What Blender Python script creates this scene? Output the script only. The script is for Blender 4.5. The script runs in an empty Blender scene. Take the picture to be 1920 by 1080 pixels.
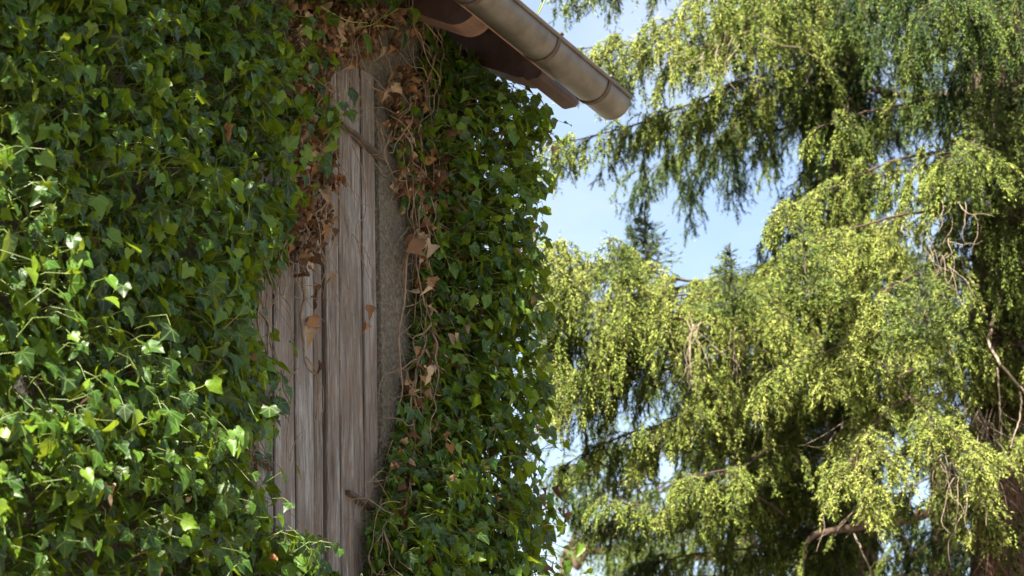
import bpy, math, random
import numpy as np
from mathutils import Matrix, Vector

random.seed(7)
rng = np.random.default_rng(11)
scene = bpy.context.scene
col = scene.collection

# ------------------------------------------------------------------ camera, sky, sun, exposure
FOCAL, SENSOR = 85.0, 36.0
PITCH, ROLL = math.radians(19.4), math.radians(2.0)
CAM = np.array([0.0, 0.0, 1.6])

def rot_x(a):
    c, s = math.cos(a), math.sin(a)
    return np.array([[1, 0, 0], [0, c, -s], [0, s, c]])

def rot_z(a):
    c, s = math.cos(a), math.sin(a)
    return np.array([[c, -s, 0], [s, c, 0], [0, 0, 1]])

CAM_R = rot_x(math.pi / 2 + PITCH) @ rot_z(-ROLL)
cam_data = bpy.data.cameras.new("camera")
cam = bpy.data.objects.new("camera", cam_data)
col.objects.link(cam)
m4 = np.eye(4); m4[:3, :3] = CAM_R; m4[:3, 3] = CAM
cam.matrix_world = Matrix(m4.tolist())
cam_data.lens = FOCAL
cam_data.sensor_width = SENSOR
cam_data.clip_start = 0.1
cam_data.clip_end = 2000
cam_data.dof.use_dof = True
cam_data.dof.focus_distance = 7.9
cam_data.dof.aperture_fstop = 5.6
scene.camera = cam

WALL_A = math.radians(26.4)          # the wall runs away from the camera to the right
D = np.array([math.sin(WALL_A), math.cos(WALL_A), 0.0])      # along the wall
N = np.array([math.cos(WALL_A), -math.sin(WALL_A), 0.0])     # out of the wall
Z = np.array([0.0, 0.0, 1.0])

SUN_ELEV = math.radians(45)
SUN_OUT = 0.14                        # how far the sun stands in front of the wall plane
_h = -D * math.cos(SUN_OUT) + N * math.sin(SUN_OUT)
SUN_DIR = np.array([_h[0] * math.cos(SUN_ELEV), _h[1] * math.cos(SUN_ELEV), math.sin(SUN_ELEV)])
sun_data = bpy.data.lights.new("sun", "SUN")
sun_data.energy = 5.0
sun_data.angle = math.radians(0.5)
sun_data.color = (1.0, 0.94, 0.83)
sun = bpy.data.objects.new("sun", sun_data)
col.objects.link(sun)
sun.rotation_euler = Vector(SUN_DIR.tolist()).to_track_quat('Z', 'Y').to_euler()

world = bpy.data.worlds.new("World")
scene.world = world
world.use_nodes = True
wn, wl = world.node_tree.nodes, world.node_tree.links
wn.clear()
w_out = wn.new("ShaderNodeOutputWorld")
w_bg = wn.new("ShaderNodeBackground")
w_sky = wn.new("ShaderNodeTexSky")
w_sky.sky_type = 'NISHITA'
w_sky.sun_disc = False
w_sky.sun_elevation = SUN_ELEV
w_sky.sun_rotation = math.atan2(SUN_DIR[0], SUN_DIR[1])
w_sky.altitude = 200
w_sky.air_density = 1.0
w_sky.dust_density = 1.2
w_sky.ozone_density = 1.2
w_bg.inputs[1].default_value = 0.053
# thin high cloud drifting through the whole sky
w_tc = wn.new("ShaderNodeTexCoord")
w_map = wn.new("ShaderNodeMapping"); w_map.inputs['Scale'].default_value = (1, 1, 2.6)
w_noise = wn.new("ShaderNodeTexNoise"); w_noise.inputs['Scale'].default_value = 3.2
w_noise.inputs['Detail'].default_value = 6; w_noise.inputs['Roughness'].default_value = 0.55
w_ramp = wn.new("ShaderNodeValToRGB")
w_ramp.color_ramp.elements[0].position = 0.40; w_ramp.color_ramp.elements[0].color = (0.15,) * 3 + (1,)
w_ramp.color_ramp.elements[1].position = 0.68; w_ramp.color_ramp.elements[1].color = (0.55,) * 3 + (1,)
w_mix = wn.new("ShaderNodeMix"); w_mix.data_type = 'RGBA'
w_mix.inputs[7].default_value = (4.6, 4.75, 4.9, 1)
wl.new(w_tc.outputs['Generated'], w_map.inputs['Vector'])
wl.new(w_map.outputs[0], w_noise.inputs['Vector'])
wl.new(w_noise.outputs[0], w_ramp.inputs[0])
wl.new(w_ramp.outputs[0], w_mix.inputs[0])
wl.new(w_sky.outputs[0], w_mix.inputs[6])
wl.new(w_mix.outputs[2], w_bg.inputs[0])
wl.new(w_bg.outputs[0], w_out.inputs[0])

vs = scene.view_settings
vs.view_transform = 'Standard'
vs.look = 'None'
vs.exposure = 2.45
vs.gamma = 1.0
vs.use_curve_mapping = False
scene.cycles.max_bounces = 7
scene.cycles.diffuse_bounces = 3
scene.cycles.glossy_bounces = 3
scene.cycles.transmission_bounces = 4
scene.cycles.use_denoising = True

# ------------------------------------------------------------------ geometry helpers
FPX = FOCAL / SENSOR * 1920

def ray(px, py):
    return CAM_R @ np.array([(px - 960) / FPX, (540 - py) / FPX, -1.0])

def at(px, py, depth):
    """a point DEPTH metres from the camera in the direction of a pixel of the 1920 x 1080 photograph"""
    return CAM + ray(px, py) * depth

def project(p):
    q = (np.asarray(p) - CAM) @ CAM_R
    return np.stack([960 + FPX * q[..., 0] / -q[..., 2], 540 - FPX * q[..., 1] / -q[..., 2]], -1)

P0 = at(640, 540, 8.0) * np.array([1, 1, 0])

def W(u, w, z):
    """wall coordinates: u along the wall, w out of it, z up"""
    u, w, z = np.broadcast_arrays(np.asarray(u, float), np.asarray(w, float), np.asarray(z, float))
    return P0 + u[..., None] * D + w[..., None] * N + z[..., None] * Z

def on_wall(px, py, w=0.0):
    r = ray(px, py)
    t = ((P0 - CAM) @ N + w) / (r @ N)
    return CAM + r * t

def to_uz(p):
    return float((p - P0) @ D), float(p[2])

def in_poly(pts, poly):
    x, y = pts[:, 0], pts[:, 1]
    inside = np.zeros(len(pts), bool)
    k = len(poly)
    for i in range(k):
        x1, y1 = poly[i]; x2, y2 = poly[(i + 1) % k]
        if y1 == y2: continue
        c = ((y1 > y) != (y2 > y)) & (x < (x2 - x1) * (y - y1) / (y2 - y1) + x1)
        inside ^= c
    return inside

def norm(v):
    return v / np.maximum(np.linalg.norm(v, axis=-1, keepdims=True), 1e-9)

def mesh_np(name, verts, faces, k=3, tint=None, smooth=False, leafco=None, nrm=None):
    """mesh from arrays: faces is (m, k)"""
    me = bpy.data.meshes.new(name)
    verts = np.ascontiguousarray(verts, np.float32); faces = np.ascontiguousarray(faces, np.int32)
    me.vertices.add(len(verts)); me.vertices.foreach_set("co", verts.ravel())
    me.loops.add(faces.size); me.loops.foreach_set("vertex_index", faces.ravel())
    me.polygons.add(len(faces))
    me.polygons.foreach_set("loop_start", np.arange(0, faces.size, k, dtype=np.int32))
    if smooth:
        me.polygons.foreach_set("use_smooth", np.ones(len(faces), bool))
    if tint is not None:
        a = me.attributes.new("tint", 'FLOAT', 'POINT'); a.data.foreach_set("value", np.ascontiguousarray(tint, np.float32))
    if nrm is not None:
        a = me.attributes.new("brush_normal", 'FLOAT_VECTOR', 'POINT'); a.data.foreach_set("vector", np.ascontiguousarray(nrm, np.float32).ravel())
    if leafco is not None:
        a = me.attributes.new("leafco", 'FLOAT_VECTOR', 'POINT'); a.data.foreach_set("vector", np.ascontiguousarray(leafco, np.float32).ravel())
    me.update(calc_edges=True)
    return me

def link(name, me, mat=None, parent=None, kind=None):
    o = bpy.data.objects.new(name, me)
    col.objects.link(o)
    if mat is not None and len(me.materials) == 0: me.materials.append(mat)
    if parent is not None: o.parent = parent
    if kind: o['kind'] = kind
    return o

def thing(name, label, cat, loc, group=None):
    o = bpy.data.objects.new(name, None); col.objects.link(o)
    o.location = [float(v) for v in loc]; o['label'] = label; o['category'] = cat
    if group: o['group'] = group
    bases[o.name] = np.asarray(loc, float)
    return o
bases = {}

class Acc:
    """collects triangles / quads"""
    def __init__(self): self.v, self.f, self.n = [], [], 0
    def add(self, v, f):
        v = np.asarray(v, float)
        self.f.extend([tuple(i + self.n for i in q) for q in f]); self.v.append(v); self.n += len(v)
    def mesh(self, name, origin=(0, 0, 0), smooth=False):
        me = bpy.data.meshes.new(name)
        me.from_pydata((np.concatenate(self.v) - np.asarray(origin)).tolist(), [], self.f)
        if smooth: me.polygons.foreach_set("use_smooth", np.ones(len(me.polygons), bool))
        me.update(); return me

def box_uwz(u0, u1, w0, w1, z0, z1):
    v = [W(u, w, z) for u in (u0, u1) for w in (w0, w1) for z in (z0, z1)]
    f = [(0, 1, 3, 2), (4, 6, 7, 5), (0, 4, 5, 1), (2, 3, 7, 6), (0, 2, 6, 4), (1, 5, 7, 3)]
    return np.array(v), f

def tube(path, radii, sides=6, cap=True):
    """one tapered tube along a path: (verts, quads)"""
    path = np.asarray(path, float); k = len(path)
    radii = np.broadcast_to(np.asarray(radii, float), (k,))
    t = norm(np.gradient(path, axis=0))
    ref = np.array([0.31, 0.12, 0.94]) if abs(t[:, 2]).mean() < 0.8 else np.array([1.0, 0.2, 0.1])
    a = norm(np.cross(t, ref)); b = np.cross(t, a)
    th = np.linspace(0, 2 * math.pi, sides, endpoint=False)
    v = path[:, None] + radii[:, None, None] * (np.cos(th)[None, :, None] * a[:, None] + np.sin(th)[None, :, None] * b[:, None])
    v = v.reshape(-1, 3); f = []
    for i in range(k - 1):
        for j in range(sides):
            j2 = (j + 1) % sides
            f.append((i * sides + j, i * sides + j2, (i + 1) * sides + j2, (i + 1) * sides + j))
    if cap:
        f.append(tuple(range(sides))[::-1]); f.append(tuple((k - 1) * sides + j for j in range(sides)))
    return v, f

def smooth_path(pts, m):
    """Catmull-Rom through pts, m samples"""
    p = np.asarray(pts, float)
    p = np.vstack([2 * p[0] - p[1], p, 2 * p[-1] - p[-2]])
    k = len(p) - 3
    s = np.linspace(0, k - 1e-6, m); i = s.astype(int); f = (s - i)[:, None]
    a, b, c, d = p[i], p[i + 1], p[i + 2], p[i + 3]
    return 0.5 * (2 * b + (c - a) * f + (2 * a - 5 * b + 4 * c - d) * f ** 2 + (3 * b - a - 3 * c + d) * f ** 3)

# ------------------------------------------------------------------ materials
def new_mat(name):
    m = bpy.data.materials.new(name); m.use_nodes = True
    nt = m.node_tree; b = nt.nodes["Principled BSDF"]
    return m, nt, b

def ramp(nt, src, stops):
    r = nt.nodes.new("ShaderNodeValToRGB")
    while len(r.color_ramp.elements) < len(stops): r.color_ramp.elements.new(0.5)
    for e, (p, c) in zip(r.color_ramp.elements, stops):
        e.position = p; e.color = (*c, 1)
    nt.links.new(src, r.inputs[0])
    return r.outputs[0]

def noise(nt, scale, detail=4, rough=0.55, stretch=None, coords='Object', rand=False, distortion=0):
    tc = nt.nodes.new("ShaderNodeTexCoord"); vec = tc.outputs[coords]
    if rand:
        oi = nt.nodes.new("ShaderNodeObjectInfo"); ml = nt.nodes.new("ShaderNodeMath"); ml.operation = 'MULTIPLY'; ml.inputs[1].default_value = 37.0
        nt.links.new(oi.outputs['Random'], ml.inputs[0])
        ad = nt.nodes.new("ShaderNodeVectorMath"); ad.operation = 'ADD'
        nt.links.new(vec, ad.inputs[0]); nt.links.new(ml.outputs[0], ad.inputs[1]); vec = ad.outputs[0]
    if stretch:
        mp = nt.nodes.new("ShaderNodeMapping"); mp.inputs['Scale'].default_value = stretch
        nt.links.new(vec, mp.inputs[0]); vec = mp.outputs[0]
    n = nt.nodes.new("ShaderNodeTexNoise"); n.inputs['Scale'].default_value = scale
    n.inputs['Detail'].default_value = detail; n.inputs['Roughness'].default_value = rough; n.inputs['Distortion'].default_value = distortion
    nt.links.new(vec, n.inputs['Vector'])
    return n.outputs[0]

def bump(nt, b, height, strength=0.5, dist=0.01):
    bp = nt.nodes.new("ShaderNodeBump"); bp.inputs['Strength'].default_value = strength; bp.inputs['Distance'].default_value = dist
    nt.links.new(height, bp.inputs['Height']); nt.links.new(bp.outputs[0], b.inputs['Normal'])

def mixc(nt, fac, a, b, mode='MIX'):
    m = nt.nodes.new("ShaderNodeMix"); m.data_type = 'RGBA'; m.blend_type = mode
    for sock, v in ((m.inputs[0], fac), (m.inputs[6], a), (m.inputs[7], b)):
        if isinstance(v, (int, float)): sock.default_value = v
        elif isinstance(v, tuple): sock.default_value = (*v, 1)
        else: nt.links.new(v, sock)
    return m.outputs[2]

def math_node(nt, op, a, b=0.0):
    m = nt.nodes.new("ShaderNodeMath"); m.operation = op
    for s, v in ((m.inputs[0], a), (m.inputs[1], b)):
        if isinstance(v, (int, float)): s.default_value = v
        else: nt.links.new(v, s)
    return m.outputs[0]

def leaf_material(name, stops, trans, trans_col, rough=0.42, spec=0.4, veins=False):
    """random per leaf: object random + island random"""
    m, nt, b = new_mat(name)
    oi = nt.nodes.new("ShaderNodeObjectInfo"); ge = nt.nodes.new("ShaderNodeNewGeometry")
    r = math_node(nt, 'FRACT', math_node(nt, 'ADD', oi.outputs['Random'], ge.outputs['Random Per Island']))
    c = ramp(nt, r, stops)
    nz = noise(nt, 45, 3)
    c = mixc(nt, ramp(nt, nz, [(0.35, (0, 0, 0)), (0.7, (0.35,) * 3)]), c, (0.6, 0.62, 0.5), 'SOFT_LIGHT')
    if veins:
        an = nt.nodes.new("ShaderNodeAttribute"); an.attribute_name = "leafco"
        sx = nt.nodes.new("ShaderNodeSeparateXYZ"); nt.links.new(an.outputs['Vector'], sx.inputs[0])
        ax = math_node(nt, 'ABSOLUTE', sx.outputs[0]); d_ = ax
        for deg in (48, 98):
            t = math.radians(deg)
            d_ = math_node(nt, 'MINIMUM', d_, math_node(nt, 'ABSOLUTE', math_node(nt, 'SUBTRACT', math_node(nt, 'MULTIPLY', ax, math.cos(t)), math_node(nt, 'MULTIPLY', sx.outputs[1], math.sin(t)))))
        vf = nt.nodes.new("ShaderNodeMapRange"); vf.inputs[1].default_value = 0.012; vf.inputs[2].default_value = 0.05; vf.inputs[3].default_value = 0.55; vf.inputs[4].default_value = 0.0
        nt.links.new(d_, vf.inputs[0])
        c = mixc(nt, vf.outputs[0], c, (0.12, 0.19, 0.05))
        spots = noise(nt, 60, 2)
        c = mixc(nt, ramp(nt, spots, [(0.66, (0, 0, 0)), (0.74, (0.5,) * 3)]), c, (0.10, 0.075, 0.02))
    nt.links.new(c, b.inputs['Base Color'])
    b.inputs['Roughness'].default_value = rough
    b.inputs['Specular IOR Level'].default_value = spec
    out = nt.nodes["Material Output"]
    if trans > 0:
        tr = nt.nodes.new("ShaderNodeBsdfTranslucent")
        tc = mixc(nt, 0.55, c, trans_col)
        nt.links.new(tc, tr.inputs[0])
        mx = nt.nodes.new("ShaderNodeMixShader"); mx.inputs[0].default_value = trans
        nt.links.new(b.outputs[0], mx.inputs[1]); nt.links.new(tr.outputs[0], mx.inputs[2]); nt.links.new(mx.outputs[0], out.inputs[0])
    return m

M = {}
M['ivy'] = leaf_material("ivy_leaf", [(0.0, (0.007, 0.018, 0.005)), (0.35, (0.013, 0.039, 0.0055)), (0.62, (0.024, 0.068, 0.0065)), (0.85, (0.060, 0.128, 0.008)), (1.0, (0.13, 0.195, 0.013))], 0.37, (0.40, 0.46, 0.008), 0.40, 0.30, True)
M['dry'] = leaf_material("dry_leaf", [(0.0, (0.030, 0.016, 0.010)), (0.25, (0.085, 0.042, 0.022)), (0.45, (0.15, 0.082, 0.045)), (0.60, (0.21, 0.095, 0.036)), (0.78, (0.22, 0.145, 0.092)), (1.0, (0.36, 0.27, 0.18))], 0.2, (0.35, 0.15, 0.05), 0.7, 0.2)
M['broad'] = leaf_material("broad_leaf", [(0.0, (0.03, 0.06, 0.012)), (0.5, (0.06, 0.105, 0.018)), (1.0, (0.11, 0.15, 0.03))], 0.4, (0.4, 0.5, 0.05), 0.5, 0.3)

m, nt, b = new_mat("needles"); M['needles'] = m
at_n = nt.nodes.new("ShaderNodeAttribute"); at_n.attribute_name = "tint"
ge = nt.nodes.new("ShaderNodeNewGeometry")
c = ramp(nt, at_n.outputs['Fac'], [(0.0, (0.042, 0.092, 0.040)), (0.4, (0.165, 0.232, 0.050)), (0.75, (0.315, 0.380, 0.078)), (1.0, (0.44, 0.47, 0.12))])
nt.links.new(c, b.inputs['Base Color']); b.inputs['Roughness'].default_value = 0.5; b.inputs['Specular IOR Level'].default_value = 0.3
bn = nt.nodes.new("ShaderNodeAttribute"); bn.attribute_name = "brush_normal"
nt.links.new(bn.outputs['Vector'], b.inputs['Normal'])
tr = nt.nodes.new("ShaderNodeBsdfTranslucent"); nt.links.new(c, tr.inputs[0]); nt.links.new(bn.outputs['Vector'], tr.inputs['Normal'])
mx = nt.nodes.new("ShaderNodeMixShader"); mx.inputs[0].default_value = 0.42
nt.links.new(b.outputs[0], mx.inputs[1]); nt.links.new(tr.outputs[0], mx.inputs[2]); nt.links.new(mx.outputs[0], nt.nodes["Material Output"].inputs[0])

def simple(name, stops, scale, rough, stretch=None, bstr=0.5, bdist=0.01, detail=5, metal=0.0, rand=False, coords='Object'):
    m, nt, b = new_mat(name)
    nz = noise(nt, scale, detail, 0.6, stretch, coords, rand)
    nt.links.new(ramp(nt, nz, stops), b.inputs['Base Color'])
    b.inputs['Roughness'].default_value = rough; b.inputs['Metallic'].default_value = metal
    if bstr: bump(nt, b, nz, bstr, bdist)
    return m
M['bark'] = simple("spruce_bark", [(0.3, (0.030, 0.017, 0.012)), (0.55, (0.075, 0.042, 0.028)), (0.75, (0.14, 0.09, 0.062))], 24, 0.9, (1, 1, 0.35), 1.0, 0.03)
M['limb'] = simple("limb_bark", [(0.3, (0.030, 0.019, 0.013)), (0.55, (0.065, 0.037, 0.024)), (0.75, (0.12, 0.08, 0.055))], 30, 0.9, None, 0.8, 0.01)
M['twig'] = simple("dead_twig", [(0.3, (0.14, 0.09, 0.065)), (0.7, (0.32, 0.25, 0.20))], 20, 0.85, None, 0.2, 0.003)
M['stem'] = simple("ivy_stem", [(0.3, (0.09, 0.055, 0.034)), (0.7, (0.24, 0.17, 0.11))], 40, 0.85, None, 0.5, 0.004)
M['redtwig'] = simple("reddish_twig", [(0.3, (0.055, 0.026, 0.016)), (0.7, (0.17, 0.085, 0.05))], 20, 0.85, None, 0)
M['petiole'] = simple("green_stalk", [(0.3, (0.07, 0.12, 0.02)), (0.7, (0.17, 0.20, 0.045))], 25, 0.5, None, 0)
M['plaster'] = simple("old_plaster", [(0.34, (0.085, 0.070, 0.052)), (0.48, (0.125, 0.107, 0.082)), (0.58, (0.165, 0.144, 0.114)), (0.70, (0.25, 0.225, 0.185))], 75, 0.95, None, 1.0, 0.03, 12)
M['zinc'] = simple("weathered_zinc", [(0.3, (0.062, 0.050, 0.043)), (0.45, (0.092, 0.077, 0.069)), (0.56, (0.112, 0.096, 0.087)), (0.72, (0.150, 0.132, 0.120))], 9.0, 0.48, (1, 1, 1), 0.05, 0.004, 8, 0.45)
M['dark_wood'] = simple("dark_stained_wood", [(0.3, (0.032, 0.016, 0.013)), (0.7, (0.068, 0.034, 0.027))], 14, 0.7, None, 0.3, 0.005)
M['bounce_lit_wood'] = simple("bounce_lit_rafter_underside", [(0.3, (0.11, 0.058, 0.043)), (0.7, (0.21, 0.12, 0.09))], 16, 0.8, None, 0.3, 0.005)  # rafter wood lightened: bounce light from the ground painted into the colour
M['copper'] = simple("tan_edge_strip", [(0.3, (0.24, 0.13, 0.08)), (0.7, (0.34, 0.20, 0.13))], 12, 0.6, None, 0.1, 0.003)
M['iron'] = simple("rusty_iron", [(0.3, (0.035, 0.026, 0.022)), (0.7, (0.085, 0.056, 0.042))], 60, 0.9, None, 1.0, 0.004)
M['tile'] = simple("clay_tile", [(0.3, (0.20, 0.07, 0.04)), (0.7, (0.36, 0.15, 0.09))], 10, 0.85, None, 0.4, 0.005, rand=True)
M['ground'] = simple("ground_grass", [(0.35, (0.12, 0.11, 0.06)), (0.6, (0.20, 0.165, 0.115))], 1.2, 1.0, None, 0.5, 0.05)
M['yard'] = simple("gravel", [(0.3, (0.18, 0.15, 0.115)), (0.7, (0.30, 0.26, 0.21))], 8, 1.0, None, 0.5, 0.02)
M['gap'] = simple("shadowed_board_back", [(0.3, (0.03, 0.024, 0.02)), (0.7, (0.05, 0.04, 0.032))], 10, 1.0, None, 0)

# weathered planks: grain stretched along the board, cracks, silvery and brown patches
m, nt, b = new_mat("weathered_plank"); M['plank'] = m
grain = noise(nt, 1.0, 9, 0.68, (80, 80, 4.5), rand=True, distortion=1.2)
fine = noise(nt, 1.0, 4, 0.6, (230, 230, 11), rand=True)
patch = noise(nt, 1.0, 4, 0.6, (9, 9, 1.5), rand=True)
flake = noise(nt, 1.0, 6, 0.65, (70, 70, 12), rand=True)
c = ramp(nt, grain, [(0.34, (0.035, 0.027, 0.020)), (0.43, (0.096, 0.078, 0.064)), (0.54, (0.178, 0.150, 0.128)), (0.66, (0.33, 0.295, 0.265))])
silver = ramp(nt, grain, [(0.34, (0.07, 0.065, 0.063)), (0.48, (0.24, 0.232, 0.23)), (0.68, (0.44, 0.435, 0.44))])
c = mixc(nt, ramp(nt, patch, [(0.48, (0, 0, 0)), (0.60, (0.9,) * 3)]), c, silver)
c = mixc(nt, ramp(nt, flake, [(0.54, (0, 0, 0)), (0.60, (0.75,) * 3)]), c, (0.19, 0.105, 0.062))
c = mixc(nt, ramp(nt, fine, [(0.34, (0.75,) * 3), (0.44, (0, 0, 0))]), c, (0.05, 0.040, 0.035))
tcv = nt.nodes.new("ShaderNodeTexCoord"); mpv = nt.nodes.new("ShaderNodeMapping"); mpv.inputs['Scale'].default_value = (11, 11, 2.4)
nt.links.new(tcv.outputs['Object'], mpv.inputs[0])
vor = nt.nodes.new("ShaderNodeTexVoronoi"); vor.inputs['Scale'].default_value = 1.0; nt.links.new(mpv.outputs[0], vor.inputs['Vector'])
c = mixc(nt, ramp(nt, vor.outputs['Distance'], [(0.06, (0.9,) * 3), (0.20, (0, 0, 0))]), c, (0.045, 0.028, 0.018))
blot = noise(nt, 7, 5, 0.7, (1, 1, .5))
c = mixc(nt, ramp(nt, blot, [(0.52, (0, 0, 0)), (0.70, (0.5,) * 3)]), c, (0.12, 0.070, 0.045))
oi = nt.nodes.new("ShaderNodeObjectInfo")
c = mixc(nt, 0.22, c, ramp(nt, oi.outputs['Random'], [(0, (0.14, 0.11, 0.10)), (0.5, (0.24, 0.20, 0.18)), (1, (0.36, 0.33, 0.32))]))
nt.links.new(c, b.inputs['Base Color']); b.inputs['Roughness'].default_value = 0.8; b.inputs['Specular IOR Level'].default_value = 0.3
h = math_node(nt, 'ADD', grain, math_node(nt, 'MULTIPLY', fine, 0.5))
bump(nt, b, h, 1.0, 0.012)

# ------------------------------------------------------------------ ground
gm = bpy.data.meshes.new("ground"); gm.from_pydata([(-600, -600, 0), (600, -600, 0), (600, 600, 0), (-600, 600, 0)], [], [(0, 1, 2, 3)])
link("ground", gm, M['ground'], kind='structure')
a = Acc()
yv = [W(-9, 0.02, 0.004), W(1.6, 0.02, 0.004), W(1.6, 7.0, 0.004), W(-9, 7.0, 0.004)]
a.add(yv, [(0, 3, 2, 1)])
link("gravel_yard", a.mesh("gravel_yard"), M['yard'], kind='structure')

# ------------------------------------------------------------------ the barn
BASE = W(0, 0, 0)
barn = thing("barn", "old plastered barn with a weathered board loft door under its eave", "barn", BASE)
def bpart(name, acc, mat, parent=None, smooth=False, kind=None, origin=None):
    o = link(name, acc.mesh(name, BASE, smooth), mat, barn if parent is None else parent, kind)
    return o
U_CORNER = 0.97
DU0, DU1, DZ0, DZ1 = -0.645, 0.262, 2.55, 5.142

# front wall with the door opening and the gable wall behind it
a = Acc()
ou, oz = [-9.0, U_CORNER, U_CORNER, -9.0], [0, 0, 5.50, 5.50]
iu, iz = [DU0, DU1, DU1, DU0], [DZ0, DZ0, DZ1, DZ1]
v = [W(ou[i], 0, oz[i]) for i in range(4)] + [W(iu[i], 0, iz[i]) for i in range(4)]
v += [W(ou[i], -0.4, oz[i]) for i in range(4)] + [W(iu[i], -0.4, iz[i]) for i in range(4)]
f = []
for i in range(4):
    j = (i + 1) % 4
    f += [(i, j, 4 + j, 4 + i), (8 + i, 12 + i, 12 + j, 8 + j), (i, 8 + i, 8 + j, j), (4 + i, 4 + j, 12 + j, 12 + i)]
a.add(v, f)
bpart("wall", a, M['plaster'])
a = Acc()
gv = [W(U_CORNER - 0.40, w, z) for w, z in ((-0.402, 0), (-7.0, 0), (-7.0, 5.4), (-3.7, 8.0), (-0.402, 5.62))]
gv += [W(U_CORNER, w, z) for w, z in ((-0.402, 0), (-7.0, 0), (-7.0, 5.4), (-3.7, 8.0), (-0.402, 5.62))]
a.add(gv, [(0, 1, 2, 3, 4), (9, 8, 7, 6, 5)] + [(i, i + 5, (i + 1) % 5 + 5, (i + 1) % 5) for i in range(5)])
bpart("gable_wall", a, M['plaster'])

# the board door: a dark backing, nine planks, rusty straps
a = Acc(); a.add(*box_uwz(DU0 + .002, DU1 - .002, -0.11, -0.075, DZ0 + .002, DZ1 - .002))
door = bpart("door", a, M['gap'])
edges = [-0.641, -0.518, -0.395, -0.271, -0.154, -0.09, -0.002, 0.085, 0.162, 0.257]
for i in range(9):
    g = 0.0040 + 0.002 * rng.random()
    u0, u1 = edges[i] + g, edges[i + 1] - g
    ks = 26
    zs = np.linspace(DZ0 + 0.004, DZ1 - 0.004 - random.uniform(0, .012), ks)
    wf = -0.010 + rng.normal(0, .0025)
    j0 = np.cumsum(rng.normal(0, .0007, ks)); j1 = np.cumsum(rng.normal(0, .0007, ks))
    j0 -= np.linspace(0, j0[-1], ks); j1 -= np.linspace(0, j1[-1], ks)
    j0 = np.clip(j0, -.0025, .0025); j1 = np.clip(j1, -.0025, .0025)
    bow = np.cumsum(rng.normal(0, .0008, ks))
    cup = rng.normal(0, .002)
    uc = .009
    prof = [(u0 + uc, j0, -0.040, 0), (u0, j0, wf - .004, 0), (u0 + .002, j0, wf, 0), ((u0 + u1) / 2, 0 * j0, wf + cup * .4, 1), (u1 - .002, j1, wf, 0), (u1, j1, wf - .004, 0), (u1 - uc, j1, -0.040, 0)]
    vv = np.stack([W(pu + pj, (pw + (bow if pw > -0.04 else 0)), zs) for pu, pj, pw, _ in prof], 1).reshape(-1, 3)
    ff = []
    for k in range(ks - 1):
        for q in range(6):
            ff.append((k * 7 + q, k * 7 + q + 1, (k + 1) * 7 + q + 1, (k + 1) * 7 + q))
    ff.append(tuple(range(7))[::-1]); ff.append(tuple((ks - 1) * 7 + q for q in range(7)))
    a = Acc(); a.add(vv, ff)
    # the mesh is kept in wall axes so that the grain runs up the board
    me = a.mesh("plank", BASE)
    link("plank", me, M['plank'], door)
for (u0, u1, z0, z1) in ((0.0, 0.315, 4.868, 4.836), (0.02, 0.32, 3.585, 3.556), (-0.60, -0.44, 3.585, 3.568)):
    ks = 12; us = np.linspace(u0, u1, ks); zz = np.linspace(z0, z1, ks) + rng.normal(0, .003, ks)
    hh = np.linspace(.008, .016, ks) + rng.normal(0, .002, ks)
    vv = np.concatenate([np.stack([W(us[i], -.004, zz[i] - hh[i]), W(us[i], .014, zz[i] - hh[i] * .6), W(us[i], .014, zz[i] + hh[i] * .6), W(us[i], -.004, zz[i] + hh[i])]) for i in range(ks)])
    ff = [(i * 4 + q, i * 4 + q + 1, i * 4 + q + 5, i * 4 + q + 4) for i in range(ks - 1) for q in range(3)]
    ff += [(i * 4 + 3, i * 4, i * 4 + 4, i * 4 + 7) for i in range(ks - 1)] + [(3, 2, 1, 0), tuple((ks - 1) * 4 + q for q in range(4))]
    a = Acc(); a.add(vv, ff); bpart("hinge_strap", a, M['iron'], door)

# eave: rafters with rounded tails, soffit deck, plate beam, gutter
SL = math.tan(math.radians(30))
def rafter_profile():
    """(w, z) outline of a rafter with a rounded, slightly hooked tail"""
    cw, cz, cr = 0.268, 5.418, 0.088
    bot = [(-1.2, cz - cr * .866 + (cw - cr * .5 + 1.2) * SL), (0.02, cz - cr * .866 + (cw - cr * .5 - .02) * SL)]
    tail = [(cw + cr * math.cos(math.radians(g)), cz + cr * math.sin(math.radians(g))) for g in range(-120, 1, 8)]
    top = [(0.340, 5.437), (-1.2, 5.437 + 1.54 * SL)]
    return bot, tail, top
for ur in (-2.19, -1.66, -1.13, -0.60, -0.08, 0.44, 0.965):
    bot, tail, top = rafter_profile()
    pts = bot + tail + top; k = len(pts); hw = 0.06
    vv = [W(ur - hw, w, z) for w, z in pts] + [W(ur + hw, w, z) for w, z in pts]
    ff = [tuple(range(k)), tuple(range(2 * k - 1, k - 1, -1))] + [(i, i + k, (i + 1) % k + k, (i + 1) % k) for i in range(k)]
    a = Acc(); a.add(vv, ff)
    o = bpart("rafter", a, M['dark_wood'])
    o.data.materials.append(M['bounce_lit_wood'])
    for i, p in enumerate(o.data.polygons):
        if 3 <= i <= 16: p.material_index = 1  # underside of the tail gets the wood with painted bounce light
# deck
a = Acc()
dk = [(-3.7, 5.475 + 4.07 * SL), (0.37, 5.425), (0.37, 5.437), (-3.7, 5.535 + 4.07 * SL)]
vv = [W(-3.2, w, z) for w, z in dk] + [W(1.10, w, z) for w, z in dk]
a.add(vv, [(3, 2, 1, 0), (4, 5, 6, 7)] + [(i, (i + 1) % 4, (i + 1) % 4 + 4, i + 4) for i in range(4)])
roof = bpart("roof", a, M['dark_wood'])
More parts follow.
